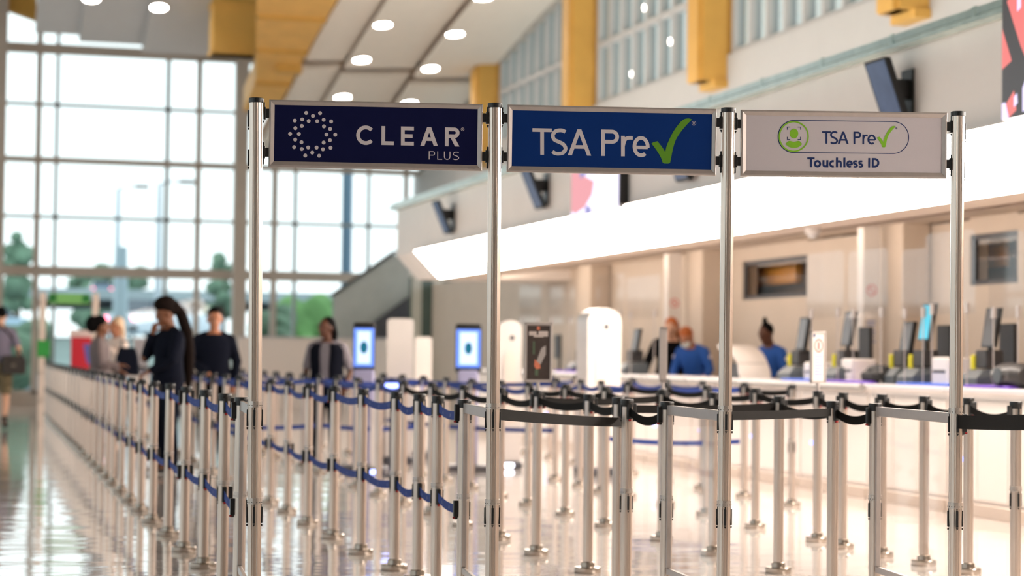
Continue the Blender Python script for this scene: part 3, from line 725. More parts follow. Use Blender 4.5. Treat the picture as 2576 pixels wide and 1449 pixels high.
m = MB(); m.box((-0.058, -0.0072, 0.335), (-0.012, -0.006, 0.36)); m.box((0.0, -0.0072, 0.33), (0.058, -0.006, 0.362)); m.box((-0.03, -0.0072, 0.325), (0.03, -0.006, 0.34)); m.build('poster_heading', mat('poster_pale', rgb(190, 178, 172), 0.5), tA)
m = MB(); m.prism([(-0.012, 0.175), (0.02, 0.26), (0.045, 0.275), (0.045, 0.22), (0.015, 0.16)], (0, 0.0013, 0), (0, -0.0073, 0)); m.build('poster_picture', mat('poster_grey', rgb(160, 152, 148), 0.5), tA)
m = MB(); m.prism([(-0.022, 0.19), (0.012, 0.16), (0.015, 0.135), (-0.012, 0.13), (-0.025, 0.15)], (0, 0.0013, 0), (0, -0.0074, 0)); m.build('poster_hand', mat('poster_orange', rgb(196, 112, 84), 0.5), tA)
MB().box((-0.01, -0.0073, 0.37), (0.008, -0.006, 0.39)).build('poster_badge', mat('poster_orange', rgb(196, 112, 84), 0.5), tA)
m = MB(); m.box((-0.034, -0.0071, 0.22), (-0.022, -0.006, 0.3)); m.box((-0.02, -0.0071, 0.09), (0.0, -0.006, 0.13)); m.build('poster_green', mat('poster_green', rgb(78, 96, 74), 0.5), tA)
tB = topper(POSTS['the fourth row from the left'][4], 0.17, 0.36, 'silver notice frame turned edge-on above a queue post before the staff', math.radians(72), 0.024)
MB().box((x0, -0.006, z0), (x1, 0.006, 0.392)).build('poster', M_WPLAS, tB)
tC = topper(POSTS['the fifth row from the left'][5], 0.12, 0.345, 'narrow white notice with a red ring on a queue post before the desks', math.radians(12))
MB().box((-0.046, -0.006, 0.068), (0.046, 0.006, 0.377)).build('poster', M_WPLAS, tC)
m = MB(); n = 28
for i in range(n):
    a, c2 = 2*math.pi*i/n, 2*math.pi*(i+1)/n; z = 0.30
    m.add([(0.036*math.cos(a), -0.0068, z+0.046*math.sin(a)), (0.036*math.cos(c2), -0.0068, z+0.046*math.sin(c2)), (0.027*math.cos(c2), -0.0068, z+0.036*math.sin(c2)), (0.027*math.cos(a), -0.0068, z+0.036*math.sin(a))], [(0, 1, 2, 3)])
m.box((-0.007, -0.007, 0.275), (0.007, -0.006, 0.325)); m.build('red_symbol', mat('notice_red', rgb(200, 60, 60), 0.5), tC)
m = MB()
for k in range(7): m.box((-0.034, -0.007, 0.225-k*0.02), (0.034-0.01*(k % 3), -0.006, 0.234-k*0.02))
m.build('notice_text_lines', mat('notice_blue', rgb(120, 140, 190), 0.5), tC)
MB().box((-0.046, -0.0069, 0.355), (-0.025, -0.006, 0.377)).build('blue_corner', mat('notice_navy', rgb(50, 70, 110), 0.5), tC)
# ================================================================== THE THREE SIGNS
def arc(cx, cy, rx, ry, a0, a1, n=20):
    return [(cx+rx*math.cos(math.radians(a0+(a1-a0)*i/n)), cy-ry*math.sin(math.radians(a0+(a1-a0)*i/n))) for i in range(n+1)]
def crom(p, n=6):
    out = []
    for i in range(len(p)-1):
        p0, p1, p2, p3 = p[max(i-1, 0)], p[i], p[i+1], p[min(i+2, len(p)-1)]
        for k in range(n):
            t = k/n
            out.append(tuple(0.5*((2*p1[j])+(-p0[j]+p2[j])*t+(2*p0[j]-5*p1[j]+4*p2[j]-p3[j])*t*t+(-p0[j]+3*p1[j]-3*p2[j]+p3[j])*t**3) for j in (0, 1)))
    return out+[p[-1]]
def stroke(pts, w, closed=False):
    n = len(pts); L = []; Rr = []
    for i in range(n):
        if closed: a, c2 = pts[(i-1) % n], pts[(i+1) % n]
        else: a, c2 = pts[max(i-1, 0)], pts[min(i+1, n-1)]
        d1 = (pts[i][0]-a[0], pts[i][1]-a[1]); d2 = (c2[0]-pts[i][0], c2[1]-pts[i][1])
        def nm(d):
            l = math.hypot(*d); return (d[0]/l, d[1]/l) if l > 1e-9 else None
        u1, u2 = nm(d1), nm(d2); u1 = u1 or u2; u2 = u2 or u1
        nx, ny = -(u1[1]+u2[1]), (u1[0]+u2[0]); l = math.hypot(nx, ny) or 1; nx /= l; ny /= l
        k = 1/max(0.5, nx*-u1[1]+ny*u1[0])
        L.append((pts[i][0]+nx*w/2*k, pts[i][1]+ny*w/2*k)); Rr.append((pts[i][0]-nx*w/2*k, pts[i][1]-ny*w/2*k))
    rng = range(n) if closed else range(n-1)
    return [[L[i], L[(i+1) % n], Rr[(i+1) % n], Rr[i]] for i in rng]
def rect(x0, y0, x1, y1): return [[(x0, y0), (x1, y0), (x1, y1), (x0, y1)]]
def glyph(ch, x0, x1, yb, yt, w):
    W, H = x1-x0, yb-yt; h = w/2; xm = (x0+x1)/2
    if ch == 'C': return stroke(arc(xm+0.02*W, (yb+yt)/2, W*0.52-h, H/2-h, 42, 318, 30), w)
    if ch == 'L': return rect(x0, yt, x0+w, yb)+rect(x0, yb-w, x1, yb)
    if ch == 'E': return rect(x0, yt, x0+w, yb)+rect(x0, yb-w, x1, yb)+rect(x0, yt, x1, yt+w)+rect(x0, (yb+yt-w)/2, x1-0.1*W, (yb+yt+w)/2)
    if ch == 'A':
        k = w*1.12; t = 0.5*k
        return [[(x0, yb), (x0+k, yb), (xm+t*0.95, yt), (xm-t*0.95, yt)], [(x1-k, yb), (x1, yb), (xm+t*0.95, yt), (xm-t*0.95, yt)]]+rect(x0+W*0.2, yb-H*0.26-w*0.95, x1-W*0.2, yb-H*0.26)
    if ch in 'PR':
        f = 0.56 if ch == 'R' else 0.53
        r = H*f/2; bx = x1-r-(0.0 if ch == 'R' else 0)
        bowl = [(x0+h, yt+h)]+[(bx, yt+h)]+arc(bx, yt+r, r-h, r-h, 90, -90, 18)+[(x0+h, yt+2*r-h)]
        out = rect(x0, yt, x0+w, yb)+stroke(bowl, w)
        if ch == 'R': out += [[(x1-w*1.22, yb), (x1, yb), (x0+W*0.62, yt+2*r-h), (x0+W*0.62-w*1.15, yt+2*r-h)]]
        return out
    if ch == 'U': r = W/2; return stroke([(x0+h, yt), (x0+h, yb-r)]+arc(xm, yb-r, r-h, r-h, 180, 360, 18)+[(x1-h, yb-r), (x1-h, yt)], w)
    if ch == 'S' or ch == 's':
        q = [(0.97, .93), (0.78, .99), (0.52, 1.0), (0.22, .95), (0.03, .78), (0.14, .60), (0.45, .51), (0.80, .41), (0.98, .23), (0.80, .05), (0.48, 0), (0.20, .015), (0.0, .09)]
        return stroke(crom([(x0+h*0.4+a*(W-w*0.9), yb-h-c2*(H-w)) for a, c2 in q]), w)
    if ch == 'T': return rect(x0, yt, x1, yt+w*0.95)+rect(xm-h, yt, xm+h, yb)
    if ch == 'r': return rect(x0, yt, x0+w, yb)+stroke(crom([(x0+h, yt+H*0.5), (x0+W*0.32, yt+H*0.2), (x0+W*0.6, yt+h*1.1), (x1, yt+h)]), w)
    if ch == 'e': return stroke([(x0+h, (yb+yt)/2-0.02*H+h*0.6), (x1-h, (yb+yt)/2-0.02*H+h*0.6)], w*0.86)+stroke([(x1-h, (yb+yt)/2+h*0.6)]+arc(xm, (yb+yt)/2, W/2-h, H/2-h, 2, 308, 34), w)
    if ch == 'o': return stroke(arc(xm, (yb+yt)/2, W/2-h, H/2-h, 0, 360, 28)[:-1], w, True)
    if ch == 'u': r = W/2; return stroke([(x0+h, yt), (x0+h, yb-r*0.9)]+arc(xm, yb-r*0.9, r-h, r*0.9-h, 180, 340, 14), w)+rect(x1-w, yt, x1, yb)
    if ch == 'c': return stroke(arc(xm+0.06*W, (yb+yt)/2, W*0.55-h, H/2-h, 62, 298, 24), w)
    if ch == 'h': return None
    if ch in 'lI': return rect(x0, yt, x1, yb)
    if ch == 'D': r = H/2; rx = W*0.62; return rect(x0, yt, x0+w, yb)+stroke([(x0+h, yt+h), (x1-rx, yt+h)]+arc(x1-rx, (yt+yb)/2, rx-h, r-h, 90, -90, 20)+[(x0+h, yb-h)], w)
    return []
def h_glyph(x0, x1, yb, yt, yx, w):
    r = (x1-x0)/2; h = w/2
    return rect(x0, yt, x0+w, yb)+stroke([(x0+h, yx+r)]+arc((x0+x1)/2, yx+r*0.95, r-h, r*0.95-h, 180, 0, 14)+[(x1-h, yb)], w)
def disc(cx, cy, rx, ry, n=24): return [arc(cx, cy, rx, ry, 0, 360, n)[:-1]]
def reg(cx, cy, r, w):
    out = stroke(arc(cx, cy, r-w/2, r-w/2, 0, 360, 24)[:-1], w, True); s = r*0.52
    return out+glyph('R', cx-s*0.75, cx+s*0.85, cy+s, cy-s, w)
CHECK = crom([(1585, 513), (1603, 502), (1640, 492)], 5)+crom([(1640, 492), (1678, 540), (1712, 592)], 5)[1:]+crom([(1712, 592), (1722, 540), (1748, 478), (1785, 405), (1835, 335), (1880, 293), (1925, 283), (1957, 293)], 5)[1:]+crom([(1957, 293), (1905, 345), (1850, 412), (1808, 480), (1782, 560), (1766, 640), (1755, 690)], 5)[1:]+[(1740, 697), (1705, 697), (1687, 688)]+crom([(1687, 688), (1668, 635), (1628, 570), (1585, 513)], 5)[1:-1]

class Sign:
    # quad corners measured on a close view; e1 along the top, e2 down the side
    def __init__(s, name_lab, i, TL, TR, BL, off, zoom=3.6229):
        s.TL, s.e1, s.e2 = TL, (TR[0]-TL[0], TR[1]-TL[1]), (BL[0]-TL[0], BL[1]-TL[1])
        px = lambda p: (off[0]+p[0]/zoom, off[1]+p[1]/zoom)
        dA, dB = [8.40, 8.49, 8.56, 8.61][i:i+2]
        a, b2 = px(TL), px(TR); c2 = px(BL)
        d0 = dA+(dB-dA)*0.1; d1 = dA+(dB-dA)*0.93
        P, Q = at(a[0], a[1], d0), at(b2[0], b2[1], d1); S_ = at(c2[0], c2[1], d0)
        s.W = (Q-P).length; s.H = (S_-P).length
        s.obj = thing('lane_sign', name_lab, 'sign', P)
        ux = (Q-P).normalized(); uz = (P-S_); uz = (uz-ux*uz.dot(ux)).normalized(); uy = uz.cross(ux)
        s.obj.rotation_euler = Matrix((ux, uy, uz)).transposed().to_euler()
    def m(s, p):
        x, y = p[0]-s.TL[0], p[1]-s.TL[1]; D = s.e1[0]*s.e2[1]-s.e1[1]*s.e2[0]
        u = (x*s.e2[1]-y*s.e2[0])/D; v = (s.e1[0]*y-s.e1[1]*x)/D
        return (u*s.W, -v*s.H)
    def flat(s, name, polys, m, lift=0.0006):
        b = MB()
        for k, p in enumerate(polys):
            b.poly([(q[0], -0.0035-lift-0.00002*(k % 12), q[1]) for q in map(s.m, p)])
        return b.build(name, m, s.obj, smooth=0)
    def body(s, iTL, iBR, face):
        W, H = s.W, s.H; a = s.m(iTL); c2 = s.m(iBR); f = 0.012
        fr = MB()   # mitred frame: four bars with a rounded front and an inner lip
        def bar(o1, o2, i1, i2):
            k = 0.35; m1 = (o1[0]+(i1[0]-o1[0])*k, o1[1]+(i1[1]-o1[1])*k); m2 = (o2[0]+(i2[0]-o2[0])*k, o2[1]+(i2[1]-o2[1])*k)
            e = 0.12; g1 = (o1[0]+(i1[0]-o1[0])*e, o1[1]+(i1[1]-o1[1])*e); g2 = (o2[0]+(i2[0]-o2[0])*e, o2[1]+(i2[1]-o2[1])*e)
            rs = [[(o1[0], f, o1[1]), (o1[0], -f*0.6, o1[1]), (g1[0], -f, g1[1]), (m1[0], -f*1.05, m1[1]), (i1[0], -0.0055, i1[1]), (i1[0], f, i1[1])],
                  [(o2[0], f, o2[1]), (o2[0], -f*0.6, o2[1]), (g2[0], -f, g2[1]), (m2[0], -f*1.05, m2[1]), (i2[0], -0.0055, i2[1]), (i2[0], f, i2[1])]]
            fr.rings(rs)
        g = 0.0004
        bar((0, 0), (W, 0), (a[0], a[1]), (c2[0], a[1])); bar((W, 0-g), (W, -H+g), (c2[0], a[1]-g), (c2[0], c2[1]+g))
        bar((W, -H), (0, -H), (c2[0], c2[1]), (a[0], c2[1])); bar((0, -H+g), (0, -g), (a[0], c2[1]+g), (a[0], a[1]-g))
        fr.build('frame', M_ALU2, s.obj, smooth=25)
        MB().box((a[0]-0.004, -0.0035, c2[1]-0.004), (c2[0]+0.004, 0.008, a[1]+0.004)).build('panel', face, s.obj)
    def brackets(s, zs):
        for side in (0, 1):
            for z in zs:
                b = MB(); x = 0 if side == 0 else s.W; d = -1 if side == 0 else 1
                b.bbox((x, -0.008, z-0.019), (x+d*0.020, 0.008, z+0.019), 0.001)
                b.bbox((x+d*0.014, -0.010, z-0.026), (x+d*0.024, 0.010, z+0.026), 0.001)
                if z > -0.1:
                    b.box((x+d*0.018, -0.006, z+0.02), (x+d*0.024, 0.006, z+0.046)); b.prism([(x+d*0.017, z-0.031), (x+d*0.027, z-0.031), (x+d*0.022, z-0.042)], (0, 0.012, 0), (0, -0.006, 0))
                else: b.bbox((x+d*0.019, -0.006, z-0.052), (x+d*0.028, 0.006, z+0.042), 0.002)
                b.build('bracket', M_BLACK, s.obj)

M_NAVY = mat('navy_sign_face', rgb(6, 11, 58), 0.6, var=0.02, scale=300, spec=0.15)
M_PRE = mat('blue_sign_face', rgb(0, 46, 112), 0.6, var=0.02, scale=300, spec=0.15)
M_WSIGN = mat('white_sign_face', rgb(192, 185, 190), 0.6, var=0.01, scale=200)
M_WPRINT = mat('white_print', rgb(204, 196, 200), 0.5)
M_GPRINT = mat('green_print', rgb(86, 142, 20), 0.5)
M_GPRINT2 = mat('bright_green_print', rgb(124, 182, 34), 0.5)
M_NPRINT = mat('navy_print', rgb(0, 36, 92), 0.5)

# --- navy sign with the dotted ring
s = Sign('dark navy sign with a dotted ring, reading CLEAR PLUS, between the two left sign posts', 0, (281, 112), (2226, 154), (276, 726), (600, 220))
s.body((330, 159), (2176, 712), M_NAVY)
s.brackets((-0.0575, -0.222))
dots = [(615,233),(741,235),(677,260),(512,303),(579,292),(638,307),(715,308),(774,296),(842,311),(518,372),(576,352),(777,356),(833,379),(471,424),(550,425),(800,431),(880,432),(517,477),(574,501),(775,504),(832,483),(508,545),(577,562),(635,548),(711,549),(769,565),(838,551),(672,595),(609,622),(735,624)]
s.flat('dotted_ring_logo', [disc(x, y, 17.5, 17.5)[0] for x, y in dots], M_WPRINT)
def shear(polys, k, x0): return [[(p[0], p[1]+k*(p[0]-x0)) for p in q] for q in polys]
K1 = 42/1945
P = []
for ch, x0, x1, yt, yb in [('C', 1070, 1238, 352, 530), ('L', 1300, 1413, 354, 527), ('E', 1478, 1596, 354, 527), ('A', 1655, 1816, 354, 527), ('R', 1880, 2014, 354, 527)]:
    P += shear(glyph(ch, x0, x1, yb, yt, 34), K1, 1330)
s.flat('lettering', P, M_WPRINT)
P = []
for ch, x0, x1 in [('P', 1733, 1790), ('L', 1811, 1856), ('U', 1872, 1931), ('S', 1955, 2014)]: P += shear(glyph(ch, x0, x1, 663, 586, 7.5), K1, 1850)
s.flat('small_lettering', P, M_WPRINT)
s.flat('registered_mark', reg(2042, 384, 16, 3), M_WPRINT)
# maker's tiny mark low on the frame
fc = bpy.data.curves.new('mark', 'FONT'); fc.body = 'VISIONTRON'; fc.size = 0.0058
fo = bpy.data.objects.new('mark', fc); COL.objects.link(fo)
bpy.context.view_layer.update()
me = bpy.data.meshes.new_from_object(fo.evaluated_get(bpy.context.evaluated_depsgraph_get())); bpy.data.objects.remove(fo)
me.materials.clear(); me.materials.append(M_BLACK)
o = bpy.data.objects.new('maker_mark', me); COL.objects.link(o); o.parent = s.obj; q = s.m((2085, 747)); o.location = (q[0], -0.0132, q[1]); o.rotation_euler = (math.radians(90), 0, 0)
SIGN1 = s

def tsapre(T, S_, A, P_, r, e, yt, yb, w, k, xr, yx, ye):
    out = []
    for ch, (x0, x1), a, c2 in [('T', T, yt, yb), ('S', S_, yt-2, yb+4), ('A', A, yt+2, yb), ('P', P_, yt, yb), ('r', r, yx, yb), ('e', e, yx-1, ye)]:
        out += shear(glyph(ch, x0, x1, c2, a, w), k, xr)
    return out
# --- mid-blue sign with the green tick
s = Sign('mid-blue sign with white TSA Pre lettering and a green tick, between the two middle posts', 1, (277, 158), (2182, 197), (267, 770), (1200, 220))
s.body((322, 208), (2132, 754), M_PRE)
s.brackets((-0.0575, -0.222))
K2 = 39/1905
s.flat('lettering', tsapre((503, 678), (677, 829), (822, 1036), (1127, 1290), (1308, 1414), (1413, 1568), 378, 619, 34, K2, 800, 432, 624), M_WPRINT)
s.flat('green_tick', [CHECK], M_GPRINT, 0.0008)
s.flat('registered_mark', reg(1974, 328, 20, 3), M_WPRINT)
# --- white sign
s = Sign('white sign with a green face symbol and tick, reading Touchless ID, between the right posts', 2, (302, 204), (2180, 230), (299, 810), (1780, 220))
s.body((352, 253), (2132, 783), M_WSIGN)
s.brackets((-0.06, -0.222))
K3 = 0.0138
pill = arc(782, 448, 141, 146, 90, 270, 30)+[(1690, 604)]+arc(1690, 458, 141, 146, -90, 90, 30)
s.flat('pill_outline', stroke(pill, 7, True), M_NPRINT, 0.0005)
s.flat('green_ring', stroke(arc(783, 448, 131, 135, 0, 360, 48)[:-1], 13, True), M_GPRINT2, 0.0009)
sh = arc(785, 432, 118, 118, 228, 312, 18); top = crom([(860, 517), (832, 489), (785, 496), (740, 489), (708, 515)], 6)
s.flat('face_symbol', disc(785, 421, 39, 45)+[top+crom([(708, 515), (740, 542), (785, 551), (830, 543), (860, 517)], 6)[1:-1]], M_GPRINT2, 0.0007)
br = []
for x, y, sx, sy in [(725, 362, 1, 1), (845, 362, -1, 1), (725, 475, 1, -1), (845, 475, -1, -1)]: br += stroke([(x+26*sx, y), (x, y), (x, y+24*sy)], 6.5)
s.flat('focus_brackets', br, M_NPRINT)
s.flat('lettering', tsapre((1040, 1120), (1117, 1191), (1183, 1284), (1327, 1397), (1408, 1456), (1455, 1531), 401, 515, 16.5, K3, 1150, 427, 517), M_NPRINT)
def mp(p): return (1540+(p[0]-1585)*(172/372), 352+(p[1]-283)*(195/414))
s.flat('green_tick', [[mp(p) for p in CHECK]], M_GPRINT2, 0.0008)
s.flat('registered_mark', reg(1717, 373, 9.5, 1.8), M_NPRINT)
P = []; w = 18.5; yt, yb, yx = 640, 730, 664
for ch, x0, x1, a, c2 in [('T', 907, 974, yt, yb), ('o', 967, 1033, yx, yb+2), ('u', 1045, 1099, yx, yb+1), ('c', 1106, 1164, yx, yb+2), ('h', 1168, 1222, yt, yb), ('l', 1236, 1255, yt, yb), ('e', 1263, 1322, yx, yb+2), ('s', 1327, 1372, yx, yb+2), ('s', 1376, 1421, yx, yb+2), ('I', 1462, 1480, yt+2, yb), ('D', 1494, 1564, yt+2, yb)]:
    if ch == 'I': NW = len(P)
    P += shear(h_glyph(x0, x1, c2, a, yx, w) if ch == 'h' else glyph(ch, x0, x1, c2, a, w*(0.92 if ch in 's' else 1)), 0.0075, 1100)
s.flat('bold_lettering', P[:NW], M_NPRINT); s.flat('bold_lettering', P[NW:], M_NPRINT)
# spare black clips on the tall posts at sign height
for i, (t, sv, k, H) in enumerate(tall):
    for z in (H-0.085, H-0.25):
        if i in (0, 3): put('belt_clip', ME['slot'], t, (sv.x*k*(z-1), sv.y*k*(z-1), z), math.pi/2 if i == 0 else -math.pi/2)
# ================================================================== BULKHEAD SCREENS
M_LCD = mat('dim_blue_lcd', rgb(56, 68, 90), 0.25, var=0.25, scale=6, emit=rgb(84, 102, 138), estr=0.3)
def tilted_tv(px, py, lab, H=0.48, L=0.36, lean=0.42):
    p = onx(px, py, 6.80)      # upper far corner
    t = thing('wall_television', lab, 'television', (7.028, p.y-L/2, p.z-H/2), 0, 'tilted screens on the bulkhead')
    dx = lean*H/2
    def slab(m, inset, off, th):
        a = L/2-inset; z = H/2-inset
        f = lambda s, q, r: (-0.20-dx*(q/(H/2))+r, s*a, q)
        m.hexa([f(-1, -z, off), f(-1, -z, off+th), f(1, -z, off+th), f(1, -z, off), f(-1, z, off), f(-1, z, off+th), f(1, z, off+th), f(1, z, off)])
    m = MB(); slab(m, 0, 0, 0.05); m.build('casing', M_BLACK, t)
    m = MB(); slab(m, 0.02, -0.004, 0.004); m.build('screen', M_LCD, t)
    MB().box((-0.15, -0.05, -0.03), (0.0, 0.05, 0.12)).box((-0.02, -0.09, -0.2), (0.0, 0.09, 0.2)).build('wall_bracket', M_BLACK, t)
tilted_tv(2193, 160, 'tilted wall television showing a dim blue picture above the white sign', H=0.53, lean=0.36)
tilted_tv(1322, 430, 'tilted wall television left of the pink poster screen, below the mid-blue sign')
tilted_tv(1097, 508, 'tilted wall television at the far end of the bulkhead above the light band')
tilted_tv(1672, 338, 'tilted wall television whose lower edge shows just under the mid-blue sign')
def led_screen(px0, px1, ybot, ytop_z, lab, art, dp=0.12):
    a = onx(px0, ybot, 7.028-dp); y1 = a.y; y0 = onx(px1, ybot, 7.028-dp).y; z0 = a.z
    t = thing('advert_screen', lab, 'screen', (7.028, (y0+y1)/2, z0)); L = (y1-y0)/2; H = ytop_z-z0
    MB().box((-dp, -L, 0), (0.0, L, H)).build('cabinet', M_BLACK, t)
    for k, (n_, col, st, polys) in enumerate(art):
        for q in polys:
            MB().poly([(-dp-0.0015-0.0006*k, L-2*L*u, H*v) for u, v in q]).build(n_, mat(n_+'_glow', (0.02, 0.02, 0.02, 1), 0.3, emit=col, estr=st), t, smooth=0)
full = [[(0, 0), (1, 0), (1, 1), (0, 1)]]
led_screen(1437, 1556, 548, 3.56, 'bright poster screen of pink shapes on white, under the mid-blue sign', [
    ('screen_white_field', rgb(236, 226, 255), 1.25, full),
    ('screen_pink_shape', rgb(222, 120, 130), 0.9, [[(0, .1), (.1, .05), (.3, .12), (.46, .3), (.5, .5), (.3, .62), (.2, 1), (0, 1)]]),
    ('screen_violet_pattern', rgb(120, 110, 190), 0.8, [[(.2, .6), (.38, .66), (.36, .9), (.24, 1), (.16, .8)], [(.3, 0), (.46, 0), (.42, .12), (.32, .14)]])])
led_screen(2521, 2680, 302, 4.0, 'large poster screen of pink and dark shapes at the upper right edge', [
    ('screen_dark_field', rgb(66, 60, 60), 0.9, full),
    ('screen_red_shape', rgb(242, 120, 116), 1.0, [[(.08, .70), (.4, .84), (1, 1), (1, .2), (.42, .3), (.3, .42)], [(0, .55), (.16, .34), (0, .30)], [(.05, .08), (.2, .16), (.24, .04), (.1, 0)]]),
    ('screen_lilac_pattern', rgb(226, 214, 255), 1.2, [[(0, .0), (.12, .0), (.06, .1), (0, .1)], [(.34, .02), (.55, .06), (.55, .2), (.42, .24), (.34, .16)], [(.2, .06), (.26, .08), (.25, .14), (.2, .12)], [(.25, .62), (.31, .64), (.31, .71), (.25, .7)]])], 0.2)

# ================================================================== CHECK-IN COUNTERS
CX0 = 7.66
M_DESK = mat('white_desk_front', rgb(236, 228, 222), 0.35, var=0.015, scale=3)
M_DTOP = mat('pale_grey_desk_top', rgb(206, 202, 204), 0.35)
M_BUMP = mat('grey_bumper', rgb(150, 146, 142), 0.45, 0.2)
M_KICK = mat('steel_kick_plate', rgb(206, 190, 176), 0.4, 0.2)
bounds = [11.6, 13.05, 14.5, 15.95, 17.4, 18.85, 20.3, 21.75, 23.2, 24.65, 26.1, 27.55, 29.0, 30.45]
DL = ['white check-in desk nearest the viewer, at the right edge']+['white check-in desk with a steel kick plate, %s along the line from the right edge' % ORD[i] for i in range(1, 13)]
for i in range(13):
    y0, y1 = bounds[i]+0.015, bounds[i+1]-0.015; yc = (y0+y1)/2; h = (y1-y0)/2
    t = thing('check_in_desk', DL[i], 'desk', (CX0, yc, 0), 0, 'check-in desks along the right wall')
    b = MB(); b.box((0.02, -h, 0.1), (0.72, h, 0.96))
    b.build('body', M_DESK, t)
    b = MB()
    for k in range(3): b.bbox((0.0, -h+0.01+k*2*h/3, 0.13), (0.022, -h-0.01+(k+1)*2*h/3, 0.90), 0.004)
    b.build('front_panel', M_DESK, t)
    MB().bbox((-0.02, -h, 0.0), (0.70, h, 0.1), 0.004).build('kick_plate', M_KICK, t)
    MB().bbox((-0.03, -h, 0.96), (0.75, h, 1.0), 0.006).build('worktop', M_DTOP, t)
    if i >= 3: MB().tube([(-0.05, -h, 0.965), (-0.05, h, 0.965)], 0.035, 12).build('bumper_rail', M_BUMP, t)
    m = MB(); m.box((-0.002, h-0.32, 0.42), (0.002, h-0.22, 0.45)); m.build('indicator_light', mat('blue_indicator', (0.2, 0.3, 1, 1), 0.3, emit=(0.25, 0.32, 1, 1), estr=2.0), t)
def dpos(px, X=7.95): return onx(px, 900, X).y
# coloured pads on the desk tops
for px0, px1, X, c_, lab in [(1972, 2052, 7.72, 'blue', 'bright blue pad on a desk left of the narrow white notice'), (2082, 2192, 7.72, 'purple', 'purple pad on a desk right of the narrow white notice'),
                             (2262, 2390, 7.74, 'blue', 'bright blue pad on a desk just left of the fourth tall post'), (2432, 2545, 7.72, 'purple', 'deep purple pad on the desk right of the fourth tall post'),
                             (1400, 1440, 7.74, 'purple', 'faint purple pad on a far desk right of the dark poster notice')]:
    y1, y0 = dpos(px0, X), dpos(px1, X)
    m = MB().bbox((-0.03, -(y1-y0)/2, 0), (0.26, (y1-y0)/2, 0.022), 0.006)
    o = m.build('desk_pad', mat('pad_'+c_, rgb(34, 84, 190) if c_ == 'blue' else rgb(96, 52, 172), 0.5), None, (X, (y0+y1)/2, 1.0)); tag(o, lab, 'pad')
# check-in terminals: printer, swivel screen on a post, yellow tag roll holder
M_TERM = mat('terminal_dark_grey', rgb(46, 44, 44), 0.45)
M_TERM2 = mat('terminal_slate', rgb(70, 76, 80), 0.4)
M_YTAG = mat('yellow_tag', rgb(210, 200, 50), 0.5)
def terminal(px, lab, X=7.98, hs=0.62, scr=None, tag_y=True, w=0.3):
    y = dpos(px, X); t = thing('check_in_terminal', lab, 'computer terminal', (X, y, 1.0), 0, 'check-in terminals on the desks')
    m = MB(); m.rings([[(-0.16, -w/2, 0), (0.16, -w/2, 0), (0.16, w/2, 0), (-0.16, w/2, 0)], [(-0.16, -w/2, 0.07), (0.16, -w/2, 0.13), (0.16, w/2, 0.13), (-0.16, w/2, 0.07)], [(-0.08, -w/2+0.03, 0.14), (0.14, -w/2+0.03, 0.15), (0.14, w/2-0.03, 0.15), (-0.08, w/2-0.03, 0.14)]])
    m.build('printer', M_TERM2, t)
    MB().bbox((-0.04, -0.09, 0.15), (0.12, 0.09, 0.30), 0.01).build('reader_box', M_TERM, t)
    MB().box((0.03, -0.02, 0.30), (0.06, 0.02, hs-0.2)).build('stand', M_TERM, t)
    q = thing_child = None
    m = MB(); m.hexa([(0.0, -0.13, hs-0.32), (0.035, -0.13, hs-0.32), (0.035, 0.07, hs-0.32), (0.0, 0.07, hs-0.32), (0.05, -0.13, hs), (0.09, -0.13, hs), (0.09, 0.07, hs), (0.05, 0.07, hs)])
    s_ = m.build('monitor', M_BLACK, t)
    m = MB(); m.add([(-0.002, -0.115, hs-0.305), (-0.002, 0.055, hs-0.305), (0.046, 0.055, hs-0.015), (0.046, -0.115, hs-0.015)], [(0, 1, 2, 3)])
    m.build('display', scr or mat('pale_display', rgb(70, 62, 58), 0.2, emit=rgb(150, 140, 134), estr=0.12), s_, smooth=0)
    if tag_y: MB().bbox((-0.06, 0.1, 0.12), (-0.02, 0.13, 0.26), 0.006).build('yellow_tag_holder', M_YTAG, t)
terminal(2008, 'dark check-in terminal beside the officer in the blue shirt')
terminal(2122, 'dark check-in terminal right of the narrow white notice with a yellow tag holder', hs=0.66)
terminal(2268, 'small dark check-in terminal left of the terminal with a bright cyan screen', hs=0.55)
terminal(2318, 'check-in terminal with a bright cyan screen left of the fourth tall post', hs=0.70, scr=mat('cyan_display', rgb(20, 60, 70), 0.2, emit=rgb(60, 190, 215), estr=1.0))
terminal(2478, 'dark check-in terminal right of the fourth tall post', hs=0.64)
terminal(1460, 'faint dark check-in terminal behind the big white kiosk on its left', hs=0.6, tag_y=False)
terminal(1590, 'dark check-in terminal just right of the big white kiosk', hs=0.56, tag_y=False)
# monitors seen from behind, farther in on the desks
def back_monitor(px, lab, X=8.3):
    y = dpos(px, X); t = thing('desk_monitor', lab, 'monitor', (X, y, 1.0), 0, 'monitors on the staff side of the desks')
    MB().bbox((-0.1, -0.1, 0), (0.1, 0.1, 0.015), 0.004).build('foot', M_BLACK, t)
    MB().box((0.0, -0.02, 0.015), (0.03, 0.02, 0.26)).build('stem', M_BLACK, t)
    MB().bbox((-0.03, -0.12, 0.18), (0.01, 0.12, 0.52), 0.006).build('casing', M_TERM, t)
back_monitor(2180, 'dark desk monitor before the white notice pylon at the right')
back_monitor(2380, 'dark desk monitor just left of the fourth tall post')
back_monitor(2540, 'dark desk monitor near the right edge behind a clear screen')
back_monitor(1405, 'faint desk monitor seen between the poster notice and the big white kiosk')
